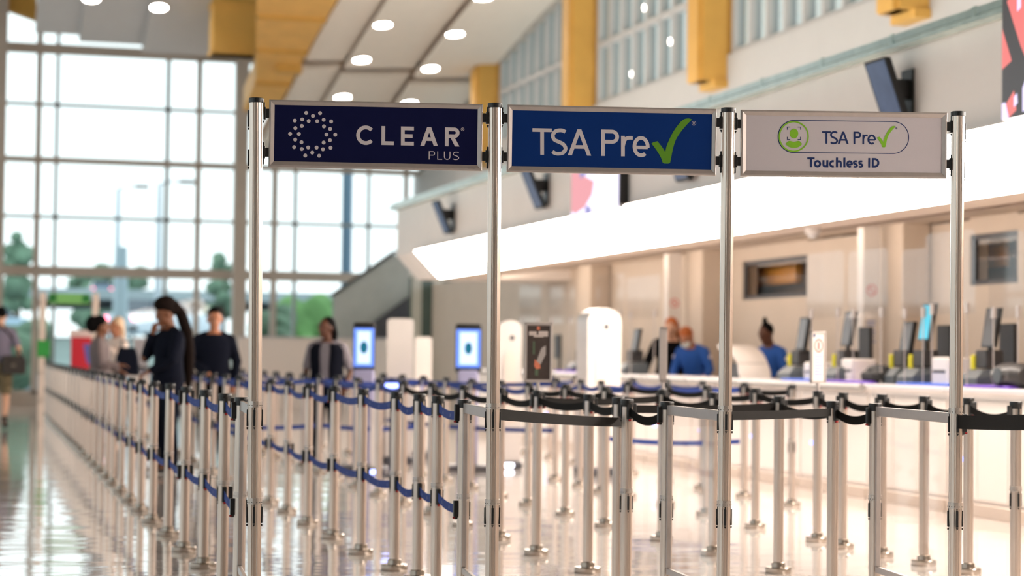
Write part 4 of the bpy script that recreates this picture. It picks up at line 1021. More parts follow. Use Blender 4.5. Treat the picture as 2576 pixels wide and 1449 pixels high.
# bags and boxes on the desks
y = dpos(2212, 7.85)
m = MB(); m.bbox((-0.12, -0.16, 0), (0.12, 0.16, 0.13), 0.04)
n0 = len(m.v); m.ball((0, 0, 0.12), (0.11, 0.14, 0.05), 14, 8)
o = m.build('duffel_bag', mat('black_nylon', rgb(22, 20, 20), 0.7), None, (7.85, y, 1.0)); tag(o, 'black bag lying on a desk between the purple and blue pads', 'bag')
y = dpos(2560, 7.85)
t = thing('luggage_scanner', 'dark rounded scanner machine on the nearest desk at the right edge', 'scanner', (7.85, y, 1.0))
m = MB().rings([[(0.16*math.cos(a)*s_, k, 0.10+0.10*math.sin(a)*s_) for a in [math.pi*2*i/16 for i in range(16)]] for k, s_ in ((-0.2, 0.7), (-0.14, 1), (0.14, 1), (0.2, 0.7))])
m.build('shell', M_TERM, t); MB().tube([(-0.17, 0.02, 0.1), (-0.15, 0.02, 0.1)], 0.06, 20).build('lens_ring', M_TERM2, t)
for px, X, w, h, lab in [(2395, 8.05, 0.3, 0.24, 'white printer box on the desk just left of the fourth tall post'), (2060, 8.05, 0.2, 0.18, 'small white box on the desk behind the narrow white notice'), (2160, 8.05, 0.26, 0.22, 'white box on the desk left of the black bag')]:
    t = thing('desk_printer', lab, 'printer', (X, dpos(px, X), 1.0))
    MB().bbox((-0.12, -w/2, 0), (0.12, w/2, h), 0.015).build('casing', M_WPLAS, t); MB().box((-0.123, -w/2+0.04, h*0.45), (-0.118, w/2-0.04, h*0.55)).build('paper_slot', M_DKGREY, t)
# clear sneeze screens hanging over the desks
def sneeze(px0, px1, ytop, ybot, X, lab):
    y1, y0 = onx(px0, 700, X).y, onx(px1, 700, X).y; zc = onx((px0+px1)/2, ytop, X).z; zb = onx((px0+px1)/2, ybot, X).z
    t = thing('clear_screen', lab, 'protective screen', (X, (y0+y1)/2, zb), 0, 'clear protective screens over the desks'); L = (y1-y0)/2; H = zc-zb; r = 0.07
    poly = [(-L, 0), (L, 0)]+[(L-r+r*math.cos(a), H-r+r*math.sin(a)) for a in [math.pi/2*k/6 for k in range(7)]]+[(-L+r+r*math.cos(a), H-r+r*math.sin(a)) for a in [math.pi/2+math.pi/2*k/6 for k in range(7)]]
    MB().prism(poly, (0.006, 0, 0), (0, 0, 0), (0, 1, 0), (0, 0, 1)).build('sheet', M_SHEET, t, smooth=0)
    MB().box((0.0, L-0.012, 0.0), (0.16, L, H-0.05)).build('side_wing', M_SHEET, t, smooth=0)
    for s_ in (-0.7, 0.7):
        m = MB(); m.tube([(0.003, s_*L, 1.0-zb if zb > 1.0 else 0), (0.003, s_*L, 0.06)], 0.0055, 8); m.box((-0.008, s_*L-0.02, 0), (0.016, s_*L+0.02, 0.09))
        m.build('support', M_ALU2, t)
M_SHEET = glass('hanging_acrylic', (0.993, 0.99, 0.99, 1), 0.015)
for a in [(2028, 2122, 634, 800, 7.79, 'clear protective screen above the terminal left of the narrow white notice'), (2132, 2232, 628, 800, 7.79, 'clear protective screen before the right-hand notice pylon'),
          (2266, 2332, 626, 800, 7.79, 'clear protective screen above the cyan terminal, the lower narrow one'), (2326, 2452, 582, 790, 7.79, 'clear protective screen behind the fourth tall sign post'),
          (2486, 2574, 582, 800, 7.79, 'clear protective screen at the right edge'), (1500, 1570, 690, 800, 7.79, 'clear protective screen above the big white kiosk'),
          (1575, 1660, 695, 800, 7.79, 'clear protective screen left of the bending staff with orange hair'), (1378, 1445, 705, 815, 7.79, 'clear protective screen above the dark poster notice'), (1306, 1360, 715, 815, 7.79, 'clear protective screen just right of the second tall sign post')]:
    sneeze(*a)
# white curved conveyor hood
y = onx(1875, 930, 8.15).y
t = thing('conveyor_hood', 'white curved conveyor hood sweeping down to the desk beside the officer in blue', 'conveyor', (8.15, y, 1.0))
m = MB(); rs = []
for i in range(13):
    a = math.radians(90*i/12); u = -0.42+0.62*math.sin(a); z = 0.02+0.30*math.cos(a)
    rs.append([(-0.15, -u-0.03, z-0.02), (0.2, -u-0.03, z-0.02), (0.2, -u+0.03, z+0.04), (-0.15, -u+0.03, z+0.04)])
m.rings(rs).build('hood', M_WPLAS, t); MB().box((-0.13, -0.14, 0), (0.18, 0.42, 0.16)).build('dark_throat', M_TERM, t)

# ================================================================== KIOSKS IN THE QUEUE AREA
M_KSCR = mat('blue_kiosk_screen', rgb(20, 30, 80), 0.2, emit=rgb(110, 150, 255), estr=1.3)
M_KIN = mat('pale_kiosk_screen', rgb(60, 70, 90), 0.2, emit=rgb(205, 226, 255), estr=1.35)
M_KLOGO = mat('kiosk_teal_mark', rgb(10, 60, 80), 0.2, emit=rgb(20, 96, 120), estr=1.0)
def kiosk(px, pyt, pyb, d, lab, rz=0.0, w=0.24):
    a, b_ = at(px, pyt, d), at(px, pyb, d); H = a.z
    t = thing('identity_kiosk', lab, 'kiosk', (a.x, a.y, 0), math.radians(-15+rz))
    MB().bbox((-0.26, -0.2, 0), (0.26, 0.2, 0.06), 0.02).build('base', M_DKGREY, t)
    MB().bbox((-0.11, -0.06, 0.06), (0.11, 0.06, b_.z-0.02), 0.02).build('pedestal', mat('kiosk_lavender_grey', rgb(150, 148, 176), 0.4), t)
    hd = MB().bbox((-w/2-0.012, -0.05, b_.z-0.06), (w/2+0.012, 0.02, H+0.06), 0.018).build('head', M_BLACK, t)
    hh = H-b_.z
    MB().bbox((-w/2, -0.054, b_.z), (w/2, -0.048, H), 0.003).build('screen', M_KSCR, hd)
    MB().bbox((-w/2+0.035, -0.0565, b_.z+0.03), (w/2-0.035, -0.0535, H-0.03), 0.001).build('page', M_KIN, hd)
    m = MB(); m.poly([(0.04*math.cos(q), -0.0575, (H+b_.z)/2+0.065*math.sin(q)) for q in [2*math.pi*i/20 for i in range(20)]]); m.build('page_mark', M_KLOGO, hd, smooth=0)
kiosk(917, 826, 922, 20.6, 'black-topped kiosk with a glowing blue screen, right of the woman in a dark vest', w=0.205)
kiosk(1179, 829, 924, 21.0, 'black-topped kiosk with a glowing blue screen, left of the second tall sign post', w=0.25)
M_LED = mat('blue_floor_led', (0.2, 0.3, 1, 1), 0.3, emit=(0.35, 0.42, 1, 1), estr=6)
M_LEDW = mat('white_floor_led', (0.9, 0.9, 1, 1), 0.3, emit=(0.85, 0.86, 1, 1), estr=6)
def pod(px, pyt, d, w, lab, led=None, dome=True, dep=0.3, rz=0):
    a = at(px, pyt, d); H = a.z; r = w/2
    t = thing('self_service_kiosk', lab, 'kiosk', (a.x, a.y, 0), math.radians(-13+rz))
    rr = r if dome else 0.05
    poly = [(-r, 0.08), (r, 0.08)]+[(r-rr+rr*math.cos(q), H-rr*0.75+rr*0.75*math.sin(q)) for q in [math.pi/2*k/8 for k in range(9)]]+[(-r+rr+rr*math.cos(q), H-rr*0.75+rr*0.75*math.sin(q)) for q in [math.pi/2+math.pi/2*k/8 for k in range(9)]]
    MB().prism(poly, (0, dep, 0), (0, -dep/2, 0)).build('shell', M_WPLAS, t, smooth=40)
    MB().bbox((-r-0.02, -dep/2-0.04, 0), (r+0.02, dep/2+0.02, 0.08), 0.015).build('plinth', M_DKGREY, t)
    if dome:
        q2 = [(x*0.42, z*1.0) for x, z in poly]; m = MB()
        m.prism([(-r*0.5, 0.5), (r*0.45, 0.5), (r*0.45, H-0.42), (r*0.2, H-0.33), (-r*0.2, H-0.33), (-r*0.5, H-0.42)], (0, 0.012, 0), (0, -dep/2-0.012, 0)); m.build('service_cover', mat('warm_white_plastic', rgb(228, 214, 202), 0.4), t)
        m = MB(); m.tube([(0.02, -dep/2-0.004, H-0.19), (0.02, -dep/2+0.01, H-0.19)], 0.028, 20); m.build('round_badge', M_DKGREY, t)
    if led: MB().bbox((-0.05, -dep/2-0.05, 0.02), (0.05, -dep/2-0.035, 0.06), 0.004).build('floor_light', led, t)
pod(1507, 776, 20.5, 0.36, 'big white round-topped kiosk with a dark round badge, near the centre', None, True, 0.36, 14)
pod(1008, 802, 22.2, 0.29, 'white flat-topped kiosk between the two blue-screen kiosks', M_LED, False)
pod(1066, 848, 23.4, 0.20, 'low white kiosk just right of the white flat-topped kiosk', None, False)
pod(1283, 806, 21.5, 0.25, 'white round-topped kiosk left of the dark poster notice', M_LEDW, True, 0.25)
pod(948, 1010, 19.9, 0.12, 'short white stand with blue lights beside the first blue-screen kiosk', M_LED, False, 0.1)
a = at(986, 975, 19.8)
t = thing('fingerprint_reader', 'small reader glowing bright blue below the white flat-topped kiosk', 'reader', (a.x, a.y, 0))
MB().tube([(0, 0, 0.02), (0, 0, a.z-0.04)], 0.02, 10).lathe([(0.1, 0), (0.1, 0.02)]).build('stand', M_DKGREY, t)
MB().bbox((-0.07, -0.05, a.z-0.04), (0.07, 0.05, a.z+0.04), 0.01).build('glowing_head', mat('reader_blue_glow', (0.2, 0.3, 1, 1), 0.3, emit=(0.25, 0.32, 1, 1), estr=4), t)
# --- green gate sign at the left
a, b_ = at(108, 735, 33), at(243, 735, 33)
t = thing('gate_sign', 'green overhead sign on two white posts at the far left of the queue', 'sign', ((a.x+b_.x)/2, a.y, 0)); h = (b_.x-a.x)/2
for sx in (-h, h):
    MB().bbox((sx-0.05, -0.05, 0), (sx+0.05, 0.05, a.z), 0.01).build('post', mat('cream_post', rgb(226, 208, 194), 0.5), t)
z1, z0 = at(170, 738, 33).z, at(170, 764, 33).z
MB().bbox((-h+0.09, -0.03, z0), (h-0.09, 0.03, z1), 0.005).build('sign_board', mat('olive_green_sign', rgb(120, 186, 104), 0.5), t)
MB().box((-h+0.1, -0.034, z0+0.03), (-h+0.22, -0.028, z1-0.02)).box((h-0.22, -0.034, z0+0.03), (h-0.1, -0.028, z1-0.02)).build('arrow_panel', M_GREEND, t)
z1, z0 = at(112, 856, 33).z, at(112, 898, 33).z
MB().bbox((-h-0.08, -0.07, z0), (-h+0.13, -0.05, z1), 0.004).build('lower_panel', M_GREENS, t)
# --- red and blue banner stand
a = at(209, 848, 34)
t = thing('banner_stand', 'red and blue banner stand behind the woman in a grey sweater', 'banner', (a.x, a.y, 0)); H = a.z
MB().bbox((-0.2, -0.04, 0), (0.2, 0.04, H), 0.01).build('board', mat('banner_red', rgb(206, 22, 48), 0.5), t)
MB().prism([(0.0, H-0.12), (0.18, H-0.12), (0.18, H-0.55), (0.06, H-0.42)], (0, 0.004, 0), (0, -0.045, 0)).build('blue_emblem', mat('banner_blue', rgb(92, 92, 170), 0.5), t)
MB().box((-0.2, -0.044, 0), (0.2, -0.038, H-0.62)).build('navy_base_band', mat('banner_navy', rgb(24, 26, 56), 0.5), t)
MB().box((-0.22, -0.05, H), (0.22, 0.05, H+0.12)).build('pale_top', mat('banner_pale', rgb(226, 200, 196), 0.5), t)
# --- low white partition behind the people
a, b_ = ony(600, 850, 42.5), ony(1030, 850, 42.5)
t = thing('low_partition', 'long low white partition before the far window wall', 'partition', ((a.x+b_.x)/2, 42.5, 0)); h = (b_.x-a.x)/2
MB().bbox((-h, -0.06, 0), (h, 0.06, a.z), 0.01).build('panel', mat('warm_white_partition', rgb(245, 234, 227), 0.6), t); MB().bbox((-h, -0.08, a.z), (h, 0.08, a.z+0.04), 0.01).build('cap_rail', M_DTOP, t)
a, b_ = ony(335, 850, 43.2), ony(375, 850, 43.2)
t = thing('white_board', 'pale upright board right of the person with a navy bag', 'board', ((a.x+b_.x)/2, 43.2, 0)); MB().bbox((-0.16, -0.05, 0), (0.16, 0.05, ony(350, 850, 43.2).z), 0.01).build('board', mat('lilac_white_board', rgb(214, 204, 208), 0.6), t)
MB().bbox((-0.2, -0.15, 0), (0.2, 0.15, 0.04), 0.01).build('foot', M_DKGREY, t)
# ================================================================== PEOPLE
def solidify(mb, name, m, parent, voxel=0.011, sm=4):
    me = mb.mesh(name, m, smooth=0); o = bpy.data.objects.new(name, me); COL.objects.link(o)
    r = o.modifiers.new('r', 'REMESH'); r.mode = 'VOXEL'; r.voxel_size = voxel
    s_ = o.modifiers.new('s', 'SMOOTH'); s_.iterations = sm; s_.factor = 0.5
    bpy.context.view_layer.update()
    me2 = bpy.data.meshes.new_from_object(o.evaluated_get(bpy.context.evaluated_depsgraph_get()))
    o.modifiers.clear(); o.data = me2; me2.name = name; bpy.data.meshes.remove(me)
    me2.polygons.foreach_set('use_smooth', [True]*len(me2.polygons)); o.parent = parent
    return o
def person(label, loc, rz, skin, top, bottom, shoes, hair, H=1.72, lean=0.0, twist=0.0, head=(0, 0, 0), arms=None, stance='stand', hairstyle='short', sleeve=1.0, legs_bare=False, width=1.0, layer=None, group=None, skirt=False, belly=1.0):
    """faces local -y. head=(turn, nod, tilt) in degrees. arms={'L':(elbow,wrist),'R':...} in upright body space."""
    t = thing('person', label, 'person', loc, rz, group)
    k = H/1.72; V = Vector
    PEL = V((0, 0, 0.93)); Rl = Matrix.Rotation(math.radians(lean), 3, 'X') @ Matrix.Rotation(math.radians(twist), 3, 'Z')
    up = lambda p: (PEL+Rl @ (V(p)-PEL))
    S = lambda p: V(p)*k
    w = width
    spine = [((0, 0.005, 0.86), (0.165*w, 0.115*w)), ((0, 0.0, 0.94), (0.172*w, 0.122*w*belly)), ((0, 0, 1.04), (0.148*w, 0.108*w*belly)), ((0, 0.0, 1.14), (0.142*w, 0.104*w*belly)), ((0, 0.005, 1.26), (0.158*w, 0.112*w)), ((0, 0.01, 1.345), (0.165*w, 0.105*w)), ((0, 0.015, 1.41), (0.128*w, 0.080*w)), ((0, 0.012, 1.462), (0.066, 0.06))]
    sp = [(S(up(p)) if p[2] > 0.93 else S(p), (r[0]*k, r[1]*k)) for p, r in spine]
    sh = {'L': (0.158*w, 0.012, 1.368), 'R': (-0.158*w, 0.012, 1.368)}
    arms = arms or {}
    da = {'L': ((0.225*w, 0.03, 1.11), (0.245*w, -0.05, 0.89)), 'R': ((-0.225*w, 0.03, 1.11), (-0.245*w, -0.05, 0.89))}
    legs = {'stand': {'L': ((0.088, 0, 0.88), (0.10, -0.015, 0.48), (0.105, 0.02, 0.085), (0.125, -0.15, 0.035)), 'R': ((-0.088, 0, 0.88), (-0.10, -0.015, 0.48), (-0.105, 0.02, 0.085), (-0.125, -0.15, 0.035))},
            'walk': {'L': ((0.085, 0, 0.88), (0.09, -0.16, 0.50), (0.09, -0.22, 0.10), (0.10, -0.40, 0.05)), 'R': ((-0.085, 0, 0.88), (-0.09, 0.03, 0.47), (-0.09, 0.30, 0.16), (-0.10, 0.20, 0.035))}}[stance]
    HC = V((0, -0.005, 1.60)); NECK = V((0, 0.012, 1.45))
    Rh = Matrix.Rotation(math.radians(head[0]), 3, 'Z') @ Matrix.Rotation(math.radians(head[1]), 3, 'X') @ Matrix.Rotation(math.radians(head[2]), 3, 'Y')
    hd = lambda p: S(up(NECK+Rh @ (HC-NECK+V(p))))       # p relative to head centre
    hrot = Rl @ Rh
    b = MB()
    b.tube([p for p, r in sp], [r for p, r in sp], 18, xax=Rl @ V((1, 0, 0)))
    b.tube([S(up((0, 0.014, 1.42))), S(up(NECK+Rh @ (V((0, 0.01, 1.54))-NECK)))], [0.056*k, 0.052*k], 12)
    b.ball(hd((0, 0.008, 0.022)), (0.076*k, 0.094*k, 0.096*k), 18, 12, hrot); b.ball(hd((0, -0.022, -0.04)), (0.060*k, 0.066*k, 0.074*k), 16, 10, hrot)
    b.ball(hd((0, -0.066, -0.094)), (0.026*k, 0.024*k, 0.022*k), 10, 8, hrot)
    b.tube([hd((0, -0.082, 0.025)), hd((0, -0.102, -0.022)), hd((0, -0.082, -0.034))], [0.010*k, 0.0165*k, 0.012*k], 8)
    b.ball(hd((0, -0.082, -0.058)), (0.024*k, 0.012*k, 0.011*k), 10, 6, hrot)
    for s_ in (-1, 1):
        b.ball(hd((s_*0.077, 0.012, -0.012)), (0.012*k, 0.022*k, 0.033*k), 10, 8, hrot); b.ball(hd((s_*0.03, -0.078, 0.034)), (0.024*k, 0.014*k, 0.010*k), 8, 6, hrot)
    shirt = MB(); g = 0.013*k
    shirt.tube([p for p, r in sp[1:7]]+[sp[7][0]*0.5+sp[6][0]*0.5], [(r[0]+g*1.2, r[1]+g*1.2) for p, r in sp[1:7]]+[(0.092*k, 0.076*k)], 20, xax=Rl @ V((1, 0, 0)))
    for s_ in 'LR':
        a0 = S(up(sh[s_])); e, wv = arms.get(s_, da[s_]); e, wv = S(up(e)), S(up(wv))
        b.tube([a0, a0.lerp(e, 0.5), e, e.lerp(wv, 0.35), wv], [0.052*k, 0.046*k, 0.038*k, 0.038*k, 0.026*k], 10); b.ball(a0, 0.056*k); b.ball(e, 0.038*k)
        # hand: palm, four unequal bent fingers, thumb leaving the side of the palm
        d = (wv-e).normalized(); side = d.cross(V((0, 0, 1))); side = side.normalized() if side.length > 0.15 else V((0, -1, 0)); nrm = d.cross(side).normalized()
        pm = wv+d*0.05*k; b.tube([wv-d*0.01*k, wv+d*0.03*k, wv+d*0.085*k], [(0.024*k, 0.016*k), (0.038*k, 0.016*k), (0.036*k, 0.013*k)], 10, xax=side)
        for fi, (o_, L) in enumerate([(-0.028, 0.062), (-0.0095, 0.074), (0.0095, 0.069), (0.028, 0.054)]):
            r0 = wv+d*0.08*k+side*o_*k; f1 = r0+(d*0.9+nrm*0.25)*L*0.5*k; f2 = f1+(d*0.6+nrm*0.75)*L*0.5*k
            b.tube([r0, f1, f2], [0.0088*k, 0.0085*k, 0.0072*k], 8)
        th0 = wv+d*0.025*k-side*0.03*k; b.tube([th0, th0+(d*0.5-side*0.7+nrm*0.3)*0.036*k, th0+(d*1.1-side*0.75+nrm*0.5)*0.058*k], [0.0115*k, 0.0105*k, 0.0085*k], 8)
        se = e if sleeve >= 0.55 else a0.lerp(e, sleeve/0.55)
        pts = [a0, a0.lerp(se, 0.5), se]; rad = [0.066*k, 0.062*k, 0.054*k]
        if sleeve > 0.55: q = (sleeve-0.55)/0.45; pts += [e.lerp(wv, 0.5*q), e.lerp(wv, q*0.97)]; rad += [0.049*k, 0.040*k]
        shirt.tube(pts, rad, 12); shirt.ball(a0, 0.064*k); sx_ = 1 if s_ == 'L' else -1; shirt.tube([S(up((0.035*sx_, 0.016, 1.425))), S(up((0.09*sx_*w, 0.015, 1.405))), a0], [0.050*k, 0.056*k, 0.060*k], 12)
        hp, kn, an, toe = [S(p) for p in legs[s_]]
        b.tube([hp, hp.lerp(kn, 0.5), kn, kn.lerp(an, 0.35), an], [0.086*k*w, 0.074*k*w, 0.053*k, 0.053*k, 0.036*k], 12)
        b.tube([an, an*0.6+toe*0.4, toe], [0.036*k, 0.034*k, 0.024*k], 10); b.ball(an+V((0, 0.03, -0.035))*k, 0.034*k)
        sm_ = MB(); heel = an+V((0, 0.045, -0.055))*k; heel.z = max(heel.z, 0.028*k)
        sm_.tube([heel, an*0.55+toe*0.45-V((0, 0, 0.012))*k, toe], [(0.038*k, 0.032*k), (0.045*k, 0.034*k), (0.036*k, 0.024*k)], 12, xax=(1, 0, 0)); sm_.tube([heel+V((0, -0.02, 0))*k, an+V((0, 0.005, 0.03))*k], [0.042*k, 0.044*k], 12)
        lo = min(v.z for v in sm_.v)
        if stance == 'stand':
            for i, v in enumerate(sm_.v): sm_.v[i] = V((v.x, v.y, max(v.z, 0.001)))
        solidify(sm_, 'shoe', shoes, t, 0.009)
    solidify(b, 'body', skin, t, 0.0085, 3)
    solidify(shirt, 'shirt', top, t)
    tr = MB(); tr.tube([S((0, 0.004, 0.84)), S((0, 0, 0.94)), S(up((0, 0, 1.02)))], [(0.168*k*w, 0.122*k*w), (0.182*k*w, 0.134*k*w), (0.164*k*w, 0.124*k*w)], 18, xax=(1, 0, 0))
    for s_ in 'LR':
        hp, kn, an, toe = [S(p) for p in legs[s_]]
        if legs_bare: tr.tube([hp, hp.lerp(kn, 0.5), hp.lerp(kn, 0.95)], [0.100*k*w, 0.092*k, 0.082*k], 14)
        else: tr.tube([hp, hp.lerp(kn, 0.5), kn, kn.lerp(an, 0.5), an+V((0, 0, 0.01))], [0.100*k*w, 0.088*k, 0.070*k, 0.066*k, 0.056*k], 14)
    solidify(tr, 'shorts' if legs_bare else 'trousers', bottom, t)
    h_ = MB()
    if hairstyle == 'blond':
        h_.ball(hd((0, 0.03, 0.04)), (0.088*k, 0.095*k, 0.098*k), 18, 12, hrot); h_.tube([hd((0, 0.07, 0.0)), hd((0, 0.085, -0.12)), hd((0, 0.08, -0.2))], [(0.085*k, 0.05*k), (0.08*k, 0.045*k), (0.05*k, 0.03*k)], 12, xax=hrot @ V((1, 0, 0)))
    else:
        h_.ball(hd((0, 0.030, 0.042)), (0.084*k, 0.090*k, 0.092*k), 18, 12, hrot)
        if hairstyle == 'short': h_.ball(hd((0, 0.02, 0.085)), (0.076*k, 0.085*k, 0.058*k), 16, 10, hrot)
        if hairstyle == 'bun': h_.ball(hd((0, 0.035, 0.05)), (0.092*k, 0.10*k, 0.10*k), 16, 10, hrot); h_.ball(hd((0, 0.12, 0.02)), (0.10*k, 0.10*k, 0.115*k), 16, 10, hrot)
        if hairstyle == 'topknot': h_.tube([hd((0, 0.03, 0.12)), hd((0.0, 0.04, 0.165)), hd((0.0, 0.055, 0.20))], [0.036*k, 0.034*k, 0.022*k], 10)
        if hairstyle == 'braid':
            h_.ball(hd((0, 0.015, 0.095)), (0.10*k, 0.115*k, 0.085*k), 16, 10, hrot); h_.ball(hd((0, 0.10, 0.04)), (0.07*k, 0.07*k, 0.08*k), 14, 10, hrot)
            q = [hd((0, 0.10, 0.06)), hd((0, 0.155, -0.02)), S(up((0, 0.19, 1.42))), S(up((0, 0.215, 1.22))), S(up((0.0, 0.22, 1.02))), S(up((0.0, 0.215, 0.86)))]
            h_.tube([V(p) for p in q], [0.05*k, 0.058*k, 0.06*k, 0.062*k, 0.055*k, 0.03*k], 12)
        if hairstyle == 'long':
            h_.tube([hd((0, 0.06, 0.03)), hd((0, 0.085, -0.07)), hd((0, 0.075, -0.17)), hd((0, 0.07, -0.25))], [(0.085*k, 0.055*k), (0.09*k, 0.05*k), (0.088*k, 0.04*k), (0.06*k, 0.025*k)], 14, xax=hrot @ V((1, 0, 0)))
    ho = solidify(h_, 'hair', hair, t, 0.010)
    ey = MB()
    for s_ in (-1, 1): ey.ball(hd((s_*0.031, -0.083, 0.016)), (0.011*k, 0.007*k, 0.007*k), 10, 6, hrot)
    ey.build('eyes', mat('eye_dark', rgb(40, 30, 26), 0.2), t)
    if layer == 'vest':
        v_ = MB(); v_.tube([p for p, r in sp[1:7]], [(r[0]+g*2.4, r[1]+g*2.4) for p, r in sp[1:7]], 20, xax=Rl @ V((1, 0, 0)))
        # open front: keep only the sides and the back
        keep = MB(); keep.v = v_.v; inv = Rl.inverted()
        for f in v_.f:
            c2 = sum((v_.v[i] for i in f), V())/len(f); lc = inv @ (c2/k-PEL)
            if len(f) == 4 and not (lc.y < -0.03 and abs(lc.x) < 0.085): keep.f.append(f); keep.mi.append(0)
        vo = keep.build('vest', M_VEST, t, smooth=60); sd = vo.modifiers.new('s', 'SOLIDIFY'); sd.thickness = 0.012
    if layer == 'mask':
        m = MB(); m.ball(hd((0, -0.058, -0.052)), (0.066*k, 0.062*k, 0.052*k), 16, 10, hrot); m.build('face_mask', mat('pale_face_mask', rgb(206, 214, 210), 0.7), t)
    if layer == 'patch' or layer == 'mask':
        for s_ in 'LR':
            a0 = S(up(sh[s_])); e = S(up(arms.get(s_, da[s_])[0])); c2 = a0.lerp(e, 0.32); d = V((1 if s_ == 'L' else -1, 0, 0)); d = (Rl @ d)
            MB().tube([c2+d*0.052*k, c2+d*0.068*k], 0.036*k, 16).build('shoulder_patch', mat('white_patch', rgb(230, 222, 222), 0.5), t)
    return t
SK1 = mat('skin_brown', rgb(122, 76, 50), 0.5, var=0.05); SK2 = mat('skin_tan', rgb(176, 116, 84), 0.5, var=0.05); SK3 = mat('skin_fair', rgb(214, 166, 138), 0.5, var=0.05); SK4 = mat('skin_deep', rgb(92, 54, 36), 0.5, var=0.05)
H_BLK = mat('black_hair', rgb(12, 10, 10), 0.85, var=0.2, scale=60, spec=0.1); H_BRN = mat('dark_brown_hair', rgb(24, 15, 12), 0.85, var=0.2, scale=60, spec=0.1); H_ORG = mat('orange_hair', rgb(176, 92, 34), 0.5, var=0.2, scale=60); H_BLD = mat('blond_hair', rgb(214, 184, 150), 0.5, var=0.1, scale=60)
C_GREY = mat('grey_sweater', rgb(112, 100, 100), 0.9, var=0.08); C_NAVY = mat('dark_navy_cloth', rgb(17, 20, 32), 0.95, var=0.1, spec=0.1); C_BLK = mat('black_cloth', rgb(14, 13, 15), 0.95, var=0.1, spec=0.1); C_LGREY = mat('light_grey_shirt', rgb(124, 118, 124), 0.9, var=0.08)
C_BLUE = mat('royal_blue_shirt', rgb(30, 84, 168), 0.8, var=0.06); C_WHT = mat('cream_top', rgb(226, 208, 196), 0.9, var=0.04); C_LAV = mat('grey_lavender_shirt', rgb(120, 114, 132), 0.9, var=0.06); C_KHA = mat('khaki_cloth', rgb(112, 98, 72), 0.9, var=0.08)
SH_B = mat('dark_shoe', rgb(28, 22, 20), 0.5); SH_W = mat('pale_shoe', rgb(190, 176, 166), 0.6); M_VEST = mat('dark_navy_vest', rgb(15, 17, 27), 0.95, var=0.1, spec=0.1)
D = math.radians
def ground_at(px, d): p = at(px, 900, d); return (p.x, p.y, 0)
# walking man, back turned, at the left edge
g = ground_at(0, 30.5)
person('man in a grey shirt and khaki shorts walking away at the left edge', g, D(176), SK3, C_LAV, C_KHA, SH_B, H_BLK, H=1.86, head=(0, 4, 0), stance='walk', sleeve=0.5, legs_bare=True,
       arms={'R': ((-0.25, 0.07, 1.15), (-0.27, -0.12, 0.98)), 'L': ((0.25, 0.04, 1.14), (0.26, -0.08, 0.92))})
t = thing('shoulder_bag', 'dark shoulder bag hanging beside the man walking at the left edge', 'bag', (g[0]+0.20, g[1]-0.16, 0.84))
MB().rings([[(-0.17*q, -0.09, z), (0.17*q, -0.09, z), (0.19*q, 0.0, z), (0.17*q, 0.09, z), (-0.17*q, 0.09, z), (-0.19*q, 0, z)] for q, z in ((0.85, 0.0), (1, 0.04), (1.0, 0.2), (0.8, 0.29))]).build('bag_body', mat('dark_brown_bag', rgb(44, 38, 34), 0.6, var=0.1), t)
MB().tube([(0.12, 0.04, 0.26), (0.02, 0.06, 0.5), (-0.18, 0.02, 0.74), (-0.27, 0.04, 0.755)], 0.014, 8).build('strap', M_BLACK, t); MB().box((-0.04, -0.098, 0.12), (0.03, -0.088, 0.16)).build('clasp', M_STEEL, t)
# woman in a grey sweater, facing right, hand raised
g = ground_at(252, 24.5)
person('woman in a grey sweater with a dark bun, facing right in the queue', g, D(82), SK1, C_GREY, C_BLK, SH_B, H_BLK, H=1.63, head=(6, 4, 0), hairstyle='bun', arms={'L': ((0.235, -0.02, 1.10), (0.20, -0.24, 1.02)), 'R': ((-0.23, -0.03, 1.11), (-0.16, -0.25, 1.10))}, width=1.08)
g = ground_at(292, 26.5)
person('person in a cream top with pale hair, partly behind the woman in grey', g, D(-60), SK2, C_WHT, C_NAVY, SH_W, H_BLD, H=1.66, head=(-10, 2, 0), hairstyle='blond', arms={'L': ((0.235, -0.02, 1.12), (0.10, -0.2, 1.30)), 'R': ((-0.235, -0.02, 1.12), (-0.2, -0.2, 1.05))})
gb = ground_at(318, 25.9)
t = thing('travel_bag', 'dark navy bag held by the person in a cream top', 'bag', (gb[0], gb[1], 0.90))
MB().rings([[(x*q, y*q, z) for x, y in ((-0.10, -0.08), (0.12, -0.08), (0.15, 0), (0.12, 0.08), (-0.10, 0.08), (-0.13, 0))] for q, z in ((1.15, 0.0), (1.2, 0.05), (1.0, 0.26), (0.75, 0.36))]).build('bag_body', C_NAVY, t); MB().tube([(-0.06, 0, 0.34), (-0.07, 0, 0.44), (0.05, 0, 0.44), (0.05, 0, 0.34)], 0.012, 8).build('handle', M_BLACK, t)
# tall person with a long braid, hand to the face, facing left
g = ground_at(424, 19.8)
person('tall person in dark navy with a long braid, hand raised to the face', g, D(-72), SK1, C_NAVY, C_NAVY, SH_B, H_BRN, H=1.72, head=(-8, 14, 0), hairstyle='braid', arms={'R': ((-0.19, -0.17, 1.15), (-0.05, -0.15, 1.40)), 'L': ((0.23, -0.06, 1.13), (0.06, -0.22, 1.02))}, width=1.16)
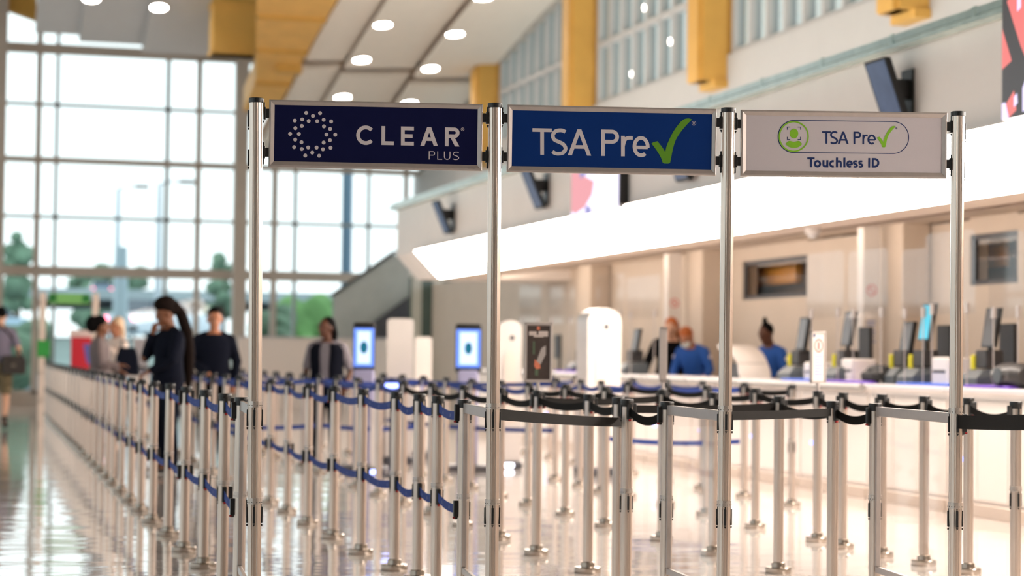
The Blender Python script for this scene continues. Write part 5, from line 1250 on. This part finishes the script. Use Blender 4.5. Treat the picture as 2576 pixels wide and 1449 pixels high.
# young man in dark navy facing the camera
g = ground_at(538, 22.0)
person('young man in a dark navy jacket facing the viewer beside the braided person', g, D(-4), SK2, C_NAVY, C_BLK, SH_B, H_BLK, H=1.70, head=(0, 8, 0), hairstyle='short', arms={'R': ((-0.25, 0.0, 1.12), (-0.06, -0.2, 0.98)), 'L': ((0.26, 0.02, 1.12), (0.22, -0.08, 0.90))}, width=1.12)
# woman with dark vest
g = ground_at(823, 21.4)
person('woman with long dark hair in a grey shirt and dark vest, looking left', g, D(-22), SK4, C_LGREY, C_NAVY, SH_B, H_BLK, H=1.60, head=(-42, 2, 0), hairstyle='long', sleeve=0.5, arms={'L': ((0.27, 0.05, 1.10), (0.24, -0.12, 0.92)), 'R': ((-0.25, 0.02, 1.10), (-0.22, -0.12, 0.90))}, width=1.12, layer='vest', belly=1.1)
# staff behind the desks
g = ground_at(1690, 25.6)
person('staff member with orange hair in a black jacket bending over the desk', g, D(-20), SK3, C_BLK, C_BLK, SH_B, H_ORG, H=1.78, lean=22, head=(-15, 14, 0), hairstyle='long', arms={'L': ((0.25, -0.12, 1.18), (0.22, -0.36, 1.06)), 'R': ((-0.30, -0.10, 1.16), (-0.36, -0.34, 1.04))}, width=1.2)
g = ground_at(1758, 24.6)
person('officer in a royal blue shirt with a pale face mask, leaning over the desk', g, D(-50), SK2, C_BLUE, C_NAVY, SH_B, H_ORG, H=1.66, lean=24, head=(-6, 18, 0), hairstyle='short', sleeve=0.8, arms={'L': ((0.27, -0.10, 1.16), (0.22, -0.34, 1.10)), 'R': ((-0.25, -0.10, 1.16), (-0.2, -0.36, 1.08))}, width=1.1, layer='mask')
g = ground_at(1950, 22.4)
person('officer in a bright blue shirt with a topknot, standing left of the terminals', g, D(-62), SK4, C_BLUE, C_NAVY, SH_B, H_BLK, H=1.62, lean=12, head=(-8, 10, 0), hairstyle='topknot', sleeve=0.5, arms={'L': ((0.26, -0.06, 1.12), (0.2, -0.3, 1.08)), 'R': ((-0.25, -0.08, 1.12), (-0.16, -0.32, 1.08))}, width=1.02, layer='patch')
